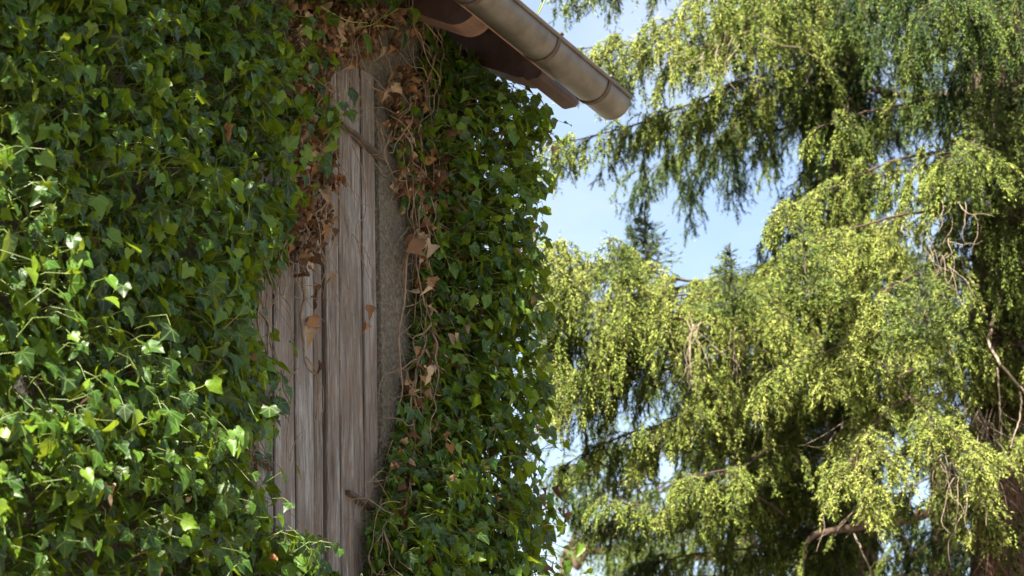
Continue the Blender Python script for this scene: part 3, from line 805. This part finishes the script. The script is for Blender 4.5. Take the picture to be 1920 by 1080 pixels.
def limb_foliage(path, hang, spread, tone, dens=1.0, taper=0.55, needles=14, flat=0.0, start=0.0):
    """three orders of twigs under a limb: side twigs, twigs hanging from them, needle shoots"""
    L = np.linalg.norm(np.diff(path, axis=0), axis=1).sum()
    n2 = max(6, int(L / 0.060 * dens))
    s = np.sort(np.concatenate([rng.uniform(start, 1, n2 - 3), [.97, .99, 1.0]]))
    P, T = along(path[None], np.zeros(n2, int), s)
    side = norm(np.cross(T, Z)) * np.where(rng.random(n2) < .5, 1, -1)[:, None]
    d0 = norm(side * rng.uniform(.4, 1.2, (n2, 1)) * spread + T * rng.uniform(.2, 1.0, (n2, 1)) + Z * rng.uniform(-.15, .5, (n2, 1)))
    clump = 0.55 + 0.9 * value_noise(s * L, np.full(n2, rng.uniform(0, 40)), 5.0, int(rng.integers(0, 999)))
    ln = hang * rng.uniform(.6, 1.15, n2) * clump * (1 - (1 - taper) * s ** 2)
    A_ = grow(P, d0, ln, 8, .42 * (1 - flat), .08)
    # hanging twigs
    c3 = np.maximum(3, (ln / 0.040).astype(int)); own = np.repeat(np.arange(n2), c3); n3 = len(own)
    tt = rng.random(n3) ** .8 * .98
    Q, tg = along(A_, own, tt)
    sd = norm(np.cross(tg, Z + rng.normal(0, .25, (n3, 3)))) * np.where(rng.random(n3) < .5, 1, -1)[:, None]
    d3 = norm(tg * rng.uniform(.5, 1.1, (n3, 1)) + sd * rng.uniform(.4, 1.0, (n3, 1)) - Z * .1 + rng.normal(0, .15, (n3, 3)))
    l3 = (0.08 + .36 * hang * rng.random(n3)) * (1 - .5 * tt) * (0.6 + .4 * clump[own])
    B_ = grow(Q, d3, l3, 5, .60 * (1 - flat), .11)
    # shoots on both
    c4 = np.maximum(2, (l3 / 0.052).astype(int)); o4 = np.repeat(np.arange(n3), c4); n4 = len(o4)
    t4 = rng.random(n4) * .97
    q4, g4 = along(B_, o4, t4)
    s4 = norm(np.cross(g4, rng.normal(0, 1, (n4, 3))))
    a4 = norm(g4 * rng.uniform(.8, 1.4, (n4, 1)) + s4 * rng.uniform(.35, .9, (n4, 1)) - Z * .12)
    k4 = rng.uniform(.05, .10, n4) * (1 - .3 * t4)
    tw = rng.normal(0, .10, n2)[own] + rng.normal(0, .13, n3)
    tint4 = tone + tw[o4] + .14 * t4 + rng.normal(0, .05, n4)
    # bodies of the hanging twigs and of the side twigs
    bb = norm(B_[:, 1:] - B_[:, :-1]).reshape(-1, 3); bl_ = np.linalg.norm(B_[:, 1:] - B_[:, :-1], axis=2).ravel()
    ab = norm(A_[:, 2:] - A_[:, 1:-1]).reshape(-1, 3); al = np.linalg.norm(A_[:, 2:] - A_[:, 1:-1], axis=2).ravel()
    bq = B_[:, :-1].reshape(-1, 3)
    qs = np.concatenate([q4, bq, bq, A_[:, 1:-1].reshape(-1, 3)])
    axs = np.concatenate([a4, bb, norm(bb + rng.normal(0, .12, bb.shape)), ab]); ls = np.concatenate([k4, bl_ * 1.15, bl_ * 1.25, al * 1.05])
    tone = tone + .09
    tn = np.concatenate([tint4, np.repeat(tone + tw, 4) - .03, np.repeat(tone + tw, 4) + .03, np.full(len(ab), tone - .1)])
    # full needles where the photograph looks, fewer and broader ones outside it and far back
    pq = project(qs); dep = np.linalg.norm(qs - CAM, axis=1)
    near = (pq[:, 0] > 900) & (pq[:, 0] < 2010) & (pq[:, 1] > -90) & (pq[:, 1] < 1170) & (dep < 16.2)
    V, F, T_, NV, off = [], [], [], [], 0
    for sel, kn, ws in ((near, needles, 1.0), (~near, 4, 1.9)):
        if ws > 1: sel = sel & (rng.random(len(sel)) < .55)
        if not sel.any(): continue
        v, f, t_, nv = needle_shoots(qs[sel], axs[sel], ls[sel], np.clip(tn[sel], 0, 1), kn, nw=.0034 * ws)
        V.append(v); F.append(f + off); T_.append(t_); NV.append(nv); off += len(v)
    return np.concatenate(V), np.concatenate(F), np.concatenate(T_), np.concatenate(NV), A_

def twig_wood(pts, r0=0.0028):
    """three-sided twigs (n,K,3) as one mesh"""
    n, K, _ = pts.shape
    tg = norm(pts[:, -1] - pts[:, 0]); a = norm(np.cross(tg, rng.normal(0, 1, (n, 3)))); b_ = np.cross(tg, a)
    rr = np.linspace(r0, r0 * .35, K)
    v = np.stack([pts + rr[None, :, None] * (math.cos(t) * a + math.sin(t) * b_)[:, None] for t in (0, 2.094, 4.189)], 2).reshape(-1, 3)
    f = []
    for k in range(K - 1):
        for q in range(3):
            q2 = (q + 1) % 3; f += [(k * 3 + q, k * 3 + q2, k * 3 + 3 + q2), (k * 3 + q, k * 3 + 3 + q2, k * 3 + 3 + q)]
    F_ = (np.array(f)[None] + (np.arange(n) * K * 3)[:, None, None]).reshape(-1, 3)
    return v, F_

def spruce(label, trunk_px, depth, r_base, limbs, top=13.0):
    """trunk_px: two pixels that the trunk's axis passes through"""
    p_low, p_high = at(*trunk_px[0], depth), at(*trunk_px[1], depth)
    slope = (p_high - p_low) / (p_high[2] - p_low[2])
    base = p_low - slope * p_low[2]; base[2] = 0.0
    t = thing("spruce_tree", label, "tree", base, "spruces standing beyond the barn")
    zs = np.linspace(-0.15, top, 60); axis = base + slope * zs[:, None]
    axis[:, :2] += np.cumsum(rng.normal(0, .004, (60, 2)), 0)
    rad = r_base * (1 - zs / (top + 1.0)) ** 0.8 * (1 + .9 * np.exp(-zs / .35)) + rng.normal(0, .004, 60)
    a = Acc(); a.add(*tube(axis, rad, 14)); link("trunk", a.mesh("trunk", base, True), M['bark'], t)
    for L in limbs:
        pts = L['w'] if 'w' in L else [at(*p) for p in L['p']]
        zc = pts[0][2]; start = base + slope * (zc - .05)
        if L.get('join', True): pts = [start] + pts
        path = smooth_path(pts, 40)
        path += np.cumsum(rng.normal(0, .003, path.shape), 0)
        r0 = L.get('r', .013)
        a = Acc(); a.add(*tube(path, np.linspace(r0, r0 * .22, 40), 8)); br = link("branch", a.mesh("branch", base, True), M['limb'], t)
        if L.get('hang', 0) > 0:
            v, f, tn, nv, tw = limb_foliage(path, L['hang'], L.get('spread', .8), L.get('tone', .5), L.get('dens', 1), L.get('taper', .6), L.get('nd', 6), L.get('flat', 0), L.get('start', .04))  # tone paints sunlit boughs paler and shaded boughs darker in needle colour
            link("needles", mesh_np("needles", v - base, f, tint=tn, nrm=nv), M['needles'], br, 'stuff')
            wv, wf = twig_wood(tw); link("hanging_twigs", mesh_np("hanging_twigs", wv - base, wf), M['limb'], br, 'stuff')
    return t, base

def crown(rnd, depth_px, depth, z0, z1, n, lo=0.0, hi=6.283):
    """limbs of the upper crown, all round the trunk"""
    L = []
    for k in range(n):
        f = (k + .5) / n; z = z0 + (z1 - z0) * f; an = lo + (hi - lo) * ((k * .381966) % 1.0); r = (1.5 - 1.0 * f)
        b = at(*depth_px, depth)
        L.append([np.array([b[0] + math.cos(an) * r * q, b[1] + math.sin(an) * r * q, z - .28 * q * r + .1 * q * q]) for q in (.12, .5, 1.0)])
    return L

def sprout(tree, base, px, py, depth, h, tone=.6):
    """an upright leader with whorls of short shoots"""
    p0 = at(px, py, depth); k = 10
    ax = p0 + Z * np.linspace(0, h, k)[:, None] + rng.normal(0, .004, (k, 3))
    a = Acc(); a.add(*tube(ax, np.linspace(.008, .003, k), 5)); br = link("branch", a.mesh("branch", base, True), M['limb'], tree)
    P, A_, L_ = [], [], []
    for s in np.linspace(0.0, .92, 11):
        for q in range(6):
            an = rng.uniform(0, 6.28); r = (1 - s) * h * .55 + .03
            dr = norm(np.array([math.cos(an), math.sin(an), rng.uniform(-.1, .5)]))
            m_ = max(1, int(r / .05))
            for e in range(m_):
                P.append(p0 + Z * h * s + dr * r * e / m_ + np.array([0, 0, -.12 * (e / m_) ** 2 * r])); A_.append(norm(dr + rng.normal(0, .25, 3))); L_.append(r / m_ * 1.3)
                P.append(P[-1]); A_.append(norm(dr + norm(rng.normal(0, 1, 3)) * .8)); L_.append(.06)
    for s in np.linspace(.1, .95, 8): P.append(p0 + Z * h * s); A_.append(Z); L_.append(h * .12)
    n = len(P); v, f, tn, nv = needle_shoots(np.array(P), np.array(A_), np.array(L_), np.clip(tone + rng.normal(0, .12, n), 0, 1), 14)
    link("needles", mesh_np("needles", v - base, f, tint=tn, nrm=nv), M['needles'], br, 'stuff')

def dead_twigs(tree, base, px, py, depth, n, length, spread=.5, name="dead_twig", r=.0019, mat=None):
    """a bunch of bare hanging twigs, each a part"""
    for _ in range(n + n // 2):
        p = at(px + rng.normal(0, 22), py + rng.normal(0, 14), depth + rng.normal(0, .06)); d_ = norm(rng.normal(0, spread * .7, 3) - Z); pts = [p]
        for k in range(7):
            d_ = norm(d_ + rng.normal(0, .28, 3) - Z * .12); pts.append(pts[-1] + d_ * length / 7 * rng.uniform(.7, 1.2))
        a = Acc(); a.add(*tube(smooth_path(pts, 16), np.linspace(r, r * .35, 16), 5)); link(name, a.mesh(name, base, True), mat or M['twig'], tree)

rng = np.random.default_rng(101)
tA, bA = spruce("tall spruce with reddish tangled trunk at the right edge", [(1893, 1080), (1884, 200)], 13.6, .27, [
    dict(p=[(1820, -190, 13.2), (1700, -170, 12.7), (1560, -150, 12.4)], hang=.75, tone=.12, r=.03),
    dict(p=[(1850, -100, 13.2), (1760, -60, 12.8), (1670, -30, 12.6)], hang=.75, tone=.12, r=.03),
    dict(p=[(1868, -70, 13.0), (1830, -40, 12.6), (1785, -10, 12.3)], hang=.85, tone=.24, spread=.6),
    dict(p=[(1905, -60, 12.9), (1925, -30, 12.5), (1960, 0, 12.2)], hang=.7, tone=.26, spread=.6),
    dict(p=[(1800, 175, 13.9), (1700, 180, 14.2), (1620, 165, 14.4), (1560, 120, 14.6)], hang=.42, tone=.22, r=.034),
    dict(p=[(1800, 180, 13.2), (1650, 205, 12.9), (1530, 235, 12.7)], hang=.40, tone=.58),
    dict(p=[(1830, 290, 13.2), (1700, 285, 12.8), (1560, 340, 12.6), (1465, 385, 12.5)], hang=.50, tone=.66, dens=1.2),
    dict(p=[(1860, 230, 13.0), (1830, 260, 12.5), (1790, 290, 12.2)], hang=.5, tone=.6),
    dict(p=[(1840, 410, 13.2), (1740, 400, 12.6), (1620, 430, 12.3), (1500, 470, 12.1)], hang=.62, tone=.72, dens=1.25),
    dict(p=[(1850, 480, 13.2), (1780, 500, 12.6), (1700, 520, 12.2), (1640, 560, 12.0)], hang=.55, tone=.7),
    dict(p=[(1840, 600, 13.2), (1720, 600, 12.5), (1600, 640, 12.1), (1480, 690, 11.9)], hang=.50, tone=.72, dens=1.2),
    dict(p=[(1850, 690, 13.2), (1760, 690, 12.5), (1680, 720, 12.0), (1760, 800, 11.6), (1825, 850, 11.5)], hang=.42, tone=.76, spread=1.0, flat=.3, r=.009, dens=1.2),
    dict(p=[(1850, 740, 13.2), (1720, 750, 12.4), (1640, 800, 12.0), (1600, 880, 11.7), (1640, 930, 11.6)], hang=.40, tone=.74, spread=1.0, flat=.3, r=.009, dens=1.2),
    dict(p=[(1850, 800, 13.2), (1790, 830, 12.3), (1820, 920, 11.9), (1845, 980, 11.8)], hang=.32, tone=.72, spread=1.0, flat=.3, r=.009, dens=1.2),
    dict(p=[(1880, 20, 14.0), (1800, 50, 14.4), (1700, 70, 14.6)], hang=.7, tone=.1, dens=1.2),
    dict(p=[(1900, -20, 13.3), (1880, 20, 13.0), (1850, 70, 12.8)], hang=.7, tone=.2, dens=1.1),
    dict(p=[(1905, 60, 13.3), (1915, 100, 13.0), (1925, 150, 12.8)], hang=.6, tone=.25, dens=1.0),
    dict(p=[(1905, 120, 14.0), (1820, 150, 14.4), (1740, 170, 14.6)], hang=.6, tone=.1, dens=1.1),
    dict(p=[(1860, 150, 13.1), (1850, 190, 12.8), (1830, 240, 12.6)], hang=.7, tone=.26, spread=.8),
    dict(p=[(1870, 330, 13.0), (1880, 360, 12.6), (1890, 420, 12.4)], hang=.55, tone=.52, spread=.9, dens=1.1),
    dict(p=[(1905, 240, 13.0), (1930, 260, 12.6), (1970, 300, 12.4)], hang=.7, tone=.45, spread=.8),
    dict(p=[(1905, 420, 13.0), (1930, 440, 12.6), (1970, 480, 12.4)], hang=.5, tone=.5, spread=.8),
    dict(p=[(1850, 560, 13.2), (1800, 580, 12.7), (1740, 640, 12.4)], hang=.6, tone=.62, dens=1.1),
    dict(p=[(1850, 850, 13.4), (1760, 880, 13.0), (1680, 920, 12.8)], hang=.4, tone=.5),
    dict(p=[(1860, 880, 13.8), (1780, 930, 14.0), (1690, 960, 14.2), (1600, 980, 14.3)], hang=.42, tone=.3, dens=1.1),
    dict(p=[(1850, 985, 13.6), (1760, 1010, 13.6), (1660, 1040, 13.7)], hang=.40, tone=.32, dens=1.0),
    dict(p=[(1850, 820, 13.6), (1720, 850, 13.5), (1560, 880, 13.5)], hang=.45, tone=.42, dens=1.1),
    dict(p=[(1850, 1060, 13.6), (1740, 1080, 13.5), (1560, 1100, 13.5)], hang=.45, tone=.32, dens=1.0),
    dict(p=[(1850, 930, 14.2), (1790, 960, 14.6), (1730, 1000, 14.8)], hang=.5, tone=.22, dens=1.2),
    dict(p=[(1830, 280, 13.7), (1740, 310, 13.5), (1640, 330, 13.4)], hang=.45, tone=.4, dens=1.2),
    dict(p=[(1905, 640, 13.0), (1935, 660, 12.4), (1990, 690, 12.2)], hang=.4, tone=.66),
    dict(p=[(1905, 800, 13.0), (1935, 820, 12.4), (1990, 840, 12.2)], hang=.3, tone=.66),
    *[dict(w=w_, hang=.6, tone=.4, dens=.7, spread=.9) for w_ in crown(0, (1888, 500), 13.6, 9.4, 13.2, 12)],
    *[dict(w=w_, hang=.6, tone=.45, dens=.8, spread=.9) for w_ in crown(0, (1888, 500), 13.6, 4.6, 9.2, 9, -.5, .7)],
    dict(p=[(1840, 930, 13.5), (1700, 975, 13.3), (1600, 990, 13.2), (1530, 1010, 13.1), (1512, 1090, 13.0)], hang=.12, tone=.5, r=.04, dens=.25),
], top=14)
for s in ((1875, 330, 12.4, .55, .62), (1515, 570, 11.7, .42, .5), (1740, 640, 11.6, .42, .45), (1860, 400, 12.3, .45, .55)): sprout(tA, bA, *s)
tB, bB = spruce("broad spruce with long hanging curtains in the middle", [(1598, 900), (1590, 300)], 15.5, .23, [
    dict(p=[(1500, -80, 14.8), (1350, -70, 14.2), (1200, -50, 13.9), (1075, -45, 13.7)], hang=.55, tone=.45, dens=1.4),
    dict(p=[(1500, 5, 15.0), (1430, 10, 14.2), (1300, 30, 13.7), (1180, 75, 13.4), (1065, 85, 13.3)], hang=.50, tone=.66, dens=1.5),
    dict(p=[(1480, 60, 14.6), (1420, 60, 13.8), (1340, 90, 13.4), (1240, 110, 13.2)], hang=.62, tone=.66),
    dict(p=[(1500, 150, 15.0), (1420, 140, 14.2), (1300, 190, 13.8), (1150, 245, 13.5), (1022, 275, 13.3)], hang=.42, tone=.55, taper=.45, dens=1.6),
    dict(p=[(1500, 200, 15.0), (1420, 190, 14.4), (1330, 210, 14.0), (1225, 240, 13.8)], hang=.66, tone=.42, dens=1.2),
    dict(p=[(1530, 230, 15.3), (1450, 240, 15.0), (1330, 265, 14.8), (1215, 310, 14.6)], hang=.62, tone=.16, dens=1.4, taper=.7),
    dict(p=[(1520, 510, 15.2), (1440, 522, 14.9), (1350, 530, 14.7), (1260, 540, 14.4)], hang=.30, tone=.3, r=.04, start=.45),
    dict(p=[(1520, 470, 14.8), (1420, 520, 14.0), (1300, 525, 13.5), (1180, 500, 13.3), (1090, 490, 13.1), (1035, 475, 13.0)], hang=.9, tone=.72, dens=1.35, taper=.75),
    dict(p=[(1540, 520, 14.4), (1440, 540, 13.6), (1320, 560, 13.1), (1200, 570, 12.9)], hang=.75, tone=.72, dens=1.2),
    dict(p=[(1540, 620, 14.6), (1440, 630, 13.8), (1280, 640, 13.3), (1130, 620, 13.1), (1030, 640, 13.0)], hang=.62, tone=.66, dens=1.4),
    dict(p=[(1560, 690, 14.6), (1480, 700, 13.6), (1400, 720, 13.2), (1310, 740, 13.0)], hang=.55, tone=.66),
    dict(p=[(1500, 835, 15.3), (1400, 845, 15.0), (1250, 845, 14.8), (1130, 860, 14.6), (1060, 885, 14.5)], hang=.42, tone=.2, flat=.15, dens=1.7),
    dict(p=[(1520, 900, 14.7), (1450, 920, 14.2), (1380, 960, 14.0)], hang=.40, tone=.55),
    dict(p=[(1540, 930, 15.4), (1420, 965, 15.0), (1300, 970, 14.8), (1200, 985, 14.7)], hang=.38, tone=.3, r=.035, dens=1.3),
    dict(p=[(1520, 770, 15.0), (1450, 790, 14.4), (1360, 800, 14.2)], hang=.5, tone=.45),
    dict(p=[(1600, 420, 14.6), (1560, 440, 13.8), (1500, 460, 13.4)], hang=.6, tone=.66),
    dict(p=[(1590, -120, 15.1), (1570, -60, 14.6), (1540, -10, 14.3)], hang=.8, tone=.25, spread=1.0, dens=1.2),
    dict(p=[(1620, -120, 15.1), (1650, -60, 14.6), (1690, -10, 14.3)], hang=.8, tone=.22, spread=1.0, dens=1.2),
    dict(p=[(1600, 60, 15.1), (1630, 90, 14.6), (1680, 120, 14.3)], hang=.6, tone=.22, spread=1.0, dens=1.2),
    dict(p=[(1590, 110, 15.1), (1560, 130, 14.6), (1520, 150, 14.3)], hang=.5, tone=.3, spread=1.0, dens=1.1),
    dict(p=[(1590, 420, 15.0), (1620, 440, 14.2), (1670, 470, 13.8)], hang=.7, tone=.6, spread=1.0, dens=1.1),
    dict(p=[(1590, 560, 15.0), (1560, 600, 14.2), (1530, 660, 13.8)], hang=.7, tone=.6, spread=1.0, dens=1.1),
    dict(p=[(1480, 660, 14.8), (1350, 680, 14.0), (1200, 690, 12.9), (1060, 710, 12.7)], hang=.58, tone=.66, dens=1.3),
    dict(p=[(1540, 900, 14.9), (1430, 930, 14.2), (1250, 955, 13.8), (1110, 985, 13.6)], hang=.42, tone=.42, dens=1.3),
    dict(p=[(1540, 985, 14.9), (1430, 1020, 14.2), (1300, 1040, 13.8), (1180, 1070, 13.6)], hang=.45, tone=.42, dens=1.2),
    dict(p=[(1500, 580, 14.6), (1400, 600, 13.6), (1280, 600, 13.1), (1160, 590, 12.9), (1070, 560, 12.8)], hang=.70, tone=.68, dens=1.2),
    dict(p=[(1520, 740, 14.8), (1430, 760, 13.8), (1330, 760, 12.9), (1250, 790, 12.7)], hang=.48, tone=.68, dens=1.1),
    dict(p=[(1620, 620, 14.6), (1640, 640, 13.9), (1660, 700, 13.5)], hang=.6, tone=.55, spread=1.0, dens=1.1),
    dict(p=[(1560, 320, 15.2), (1530, 350, 14.6), (1500, 400, 14.2)], hang=.5, tone=.4, spread=.8),
    dict(p=[(1500, -60, 14.6), (1430, -30, 13.8), (1330, 0, 13.4)], hang=.6, tone=.6, dens=1.1),
    dict(p=[(1500, 800, 14.6), (1380, 820, 13.9), (1250, 800, 12.9), (1140, 830, 12.9), (1060, 870, 12.9)], hang=.36, tone=.6, dens=1.0),
    dict(p=[(1480, 880, 15.4), (1350, 900, 15.1), (1200, 910, 14.9), (1080, 930, 14.8)], hang=.5, tone=.22, dens=1.3),
    dict(p=[(1480, 1060, 15.2), (1350, 1080, 14.9), (1200, 1090, 14.8)], hang=.5, tone=.25, dens=1.2),
    dict(p=[(1560, 730, 15.2), (1500, 760, 14.7), (1440, 830, 14.4)], hang=.6, tone=.4, dens=1.1),
    dict(p=[(1640, 760, 15.2), (1700, 780, 14.7), (1760, 830, 14.4)], hang=.6, tone=.3, dens=1.1),
    dict(p=[(1450, 960, 15.6), (1300, 1000, 15.3), (1150, 1030, 15.2)], hang=.5, tone=.25, dens=1.2),
    dict(p=[(1500, 990, 14.6), (1560, 1030, 14.2), (1600, 1080, 14.0)], hang=.5, tone=.35, dens=1.1),
    dict(p=[(1590, 140, 15.0), (1600, 180, 14.5), (1590, 230, 14.2)], hang=.6, tone=.25, spread=1.1, dens=1.3),
    dict(p=[(1590, 240, 15.0), (1570, 280, 14.4), (1560, 330, 14.1)], hang=.6, tone=.35, spread=1.1, dens=1.3),
    *[dict(w=w_, hang=.6, tone=.4, dens=.7, spread=.9) for w_ in crown(0, (1594, 500), 15.5, 10.2, 13.2, 10)],
    dict(p=[(1480, 850, 13.6), (1390, 870, 12.8), (1270, 890, 12.4)], hang=.34, tone=.6, dens=1.0),
    dict(p=[(1420, 930, 13.6), (1300, 950, 12.8), (1130, 930, 12.5)], hang=.30, tone=.55, dens=1.0),
    dict(p=[(1620, 950, 15.2), (1680, 1000, 14.6), (1720, 1060, 14.3)], hang=.4, tone=.3, dens=.8),
    dict(p=[(1580, 820, 15.0), (1540, 850, 14.3), (1480, 900, 14.0)], hang=.5, tone=.5),
], top=14)
for s in ((1375, 590, 12.5, .36, .42), (1214, 500, 13.4, .30, .42), (1165, 530, 12.7, .20, .45)): sprout(tB, bB, *s)
tC, bC = spruce("dark spruce trunk standing behind the hanging curtains", [(1392, 1080), (1385, 700)], 17.5, .26, [
    dict(p=[(1330, 560, 17.0), (1220, 600, 16.6), (1120, 640, 16.4)], hang=.8, tone=.2),
    dict(p=[(1330, 900, 17.0), (1220, 920, 16.6), (1110, 935, 16.4)], hang=.6, tone=.28),
    dict(p=[(1450, 900, 17.0), (1540, 920, 16.6), (1640, 950, 16.4)], hang=.45, tone=.25),
    dict(p=[(1450, 700, 17.0), (1560, 720, 16.8), (1660, 750, 16.6)], hang=.9, tone=.2),
    dict(p=[(1330, 1010, 17.0), (1250, 1030, 16.6), (1150, 1060, 16.4)], hang=.5, tone=.3),
    dict(p=[(1440, 1010, 17.0), (1500, 1030, 16.6), (1560, 1060, 16.4)], hang=.5, tone=.3),
], top=7.0)
tD, bD = spruce("slender spruce trunk far back at the lower right", [(1760, 1080), (1750, 850)], 21.0, .26, [
    dict(p=[(1700, 600, 20.5), (1620, 640, 20.2)], hang=.9, tone=.15), dict(p=[(1800, 600, 20.5), (1860, 640, 20.2)], hang=.9, tone=.15),
    dict(p=[(1690, 850, 20.5), (1620, 880, 20.2)], hang=.5, tone=.2), dict(p=[(1810, 940, 20.5), (1860, 960, 20.2)], hang=.35, tone=.25, dens=.6),
], top=7.3)
# bare twigs
for args in ((1290, 40, 13.1, 3, .35), (1325, 100, 13.0, 3, .28), (1390, 60, 13.2, 3, .4), (1290, 600, 12.7, 4, .4), (1385, 640, 12.8, 4, .4), (1150, 640, 12.8, 4, .3), (1395, 760, 13.2, 6, .32), (1280, 700, 12.9, 3, .3), (1480, 100, 14, 4, .35)):
    dead_twigs(tB, bB, *args)
for args in ((1790, 480, 12.1, 6, .3), (1720, 440, 12.1, 4, .2), (1810, 380, 12.1, 4, .25), (1610, 800, 12.2, 6, .35), (1760, 840, 11.7, 5, .35), (1800, 880, 11.6, 6, .4), (1850, 780, 12.6, 12, .5), (1830, 760, 12.6, 8, .5), (1600, 930, 12, 4, .35)):
    dead_twigs(tA, bA, *args)
for k in range(170):                                   # reddish tangle round the trunk
    y_ = 1090 - 520 * rng.random() ** 1.7
    dead_twigs(tA, bA, rng.uniform(1838, 1940), y_, rng.uniform(13.15, 13.32), 1, rng.uniform(.2, .5), 1.1, "bark_twig", .0042, M['redtwig'])
def dead_branch(tree, base, pts, r0, r1):
    p = smooth_path([at(*q) for q in pts], 30); p += np.cumsum(rng.normal(0, .0025, p.shape), 0)
    a = Acc(); a.add(*tube(p, np.linspace(r0, r1, 30), 6)); link("dead_branch", a.mesh("dead_branch", base, True), M['twig'], tree)
dead_branch(tA, bA, [(1874, 560, 12.6), (1856, 620, 12.5), (1850, 650, 12.5), (1870, 690, 12.4), (1900, 720, 12.4), (1925, 745, 12.4)], .010, .005)
dead_branch(tA, bA, [(1868, 690, 12.42), (1870, 740, 12.4), (1876, 790, 12.4)], .005, .002)
dead_branch(tA, bA, [(1912, 735, 12.4), (1915, 770, 12.4), (1895, 840, 12.3)], .005, .002)
dead_branch(tA, bA, [(1600, 1000, 12.6), (1625, 1040, 12.5), (1640, 1090, 12.5)], .005, .003)
dead_branch(tB, bB, [(1300, 610, 12.6), (1290, 660, 12.6), (1292, 700, 12.6)], .007, .003)

# ------------------------------------------------------------------ a broadleaf tree far behind
p_low = at(1085, 1075, 24); bl = p_low.copy(); bl[2] = 0
tree = thing("broadleaf_tree", "pale leaved tree showing far behind below the spruce curtains", "tree", bl)
trunk = smooth_path([bl, bl + (0.05, 0, 1.2), at(1060, 1130, 24), at(1085, 1060, 24), at(1115, 1010, 24), at(1160, 985, 24)], 30)
a = Acc(); a.add(*tube(trunk, np.linspace(.075, .025, 30), 8)); link("trunk", a.mesh("trunk", bl, True), M['bark'], tree)
LP = [(1080, 1010), (1130, 960), (1180, 1020), (1120, 1060), (1240, 1010), (1150, 800), (1370, 815), (1420, 800), (1500, 850), (1560, 880), (1600, 1050), (1680, 1060), (1480, 1060), (1400, 1050), (1780, 1050), (1650, 1000), (1300, 790), (1200, 760), (1460, 880)]
pos = []
for (x, y) in LP:
    c_ = at(x, y, 24)
    br = smooth_path([trunk[14], (trunk[16] + c_) / 2 + np.array([0, .2, .1]), c_], 14)
    a = Acc(); a.add(*tube(br, np.linspace(.022, .006, 14), 5)); link("branch", a.mesh("branch", bl, True), M['bark'], tree)
    pos.append(c_ + rng.normal(0, 1, (240, 3)) * np.array([.30, .3, .24]))
pos = np.concatenate(pos); n = len(pos)
lv = np.array([(0, 0, 0), (.16, .35, .03), (.15, .65, .0), (0, 1.05, -.08), (-.15, .65, .0), (-.16, .35, .03)]); lf = np.array([(0, 1, 5), (1, 2, 5), (2, 4, 5), (2, 3, 4)])
R = frames(-Z * .6 + rng.normal(0, .7, (n, 3)), Z + rng.normal(0, .7, (n, 3)))
link("foliage", foliage_mesh("foliage", [(lv, lf)], pos, R, rng.uniform(.045, .085, n), np.zeros(n, int), bl), M['broad'], tree, 'stuff')
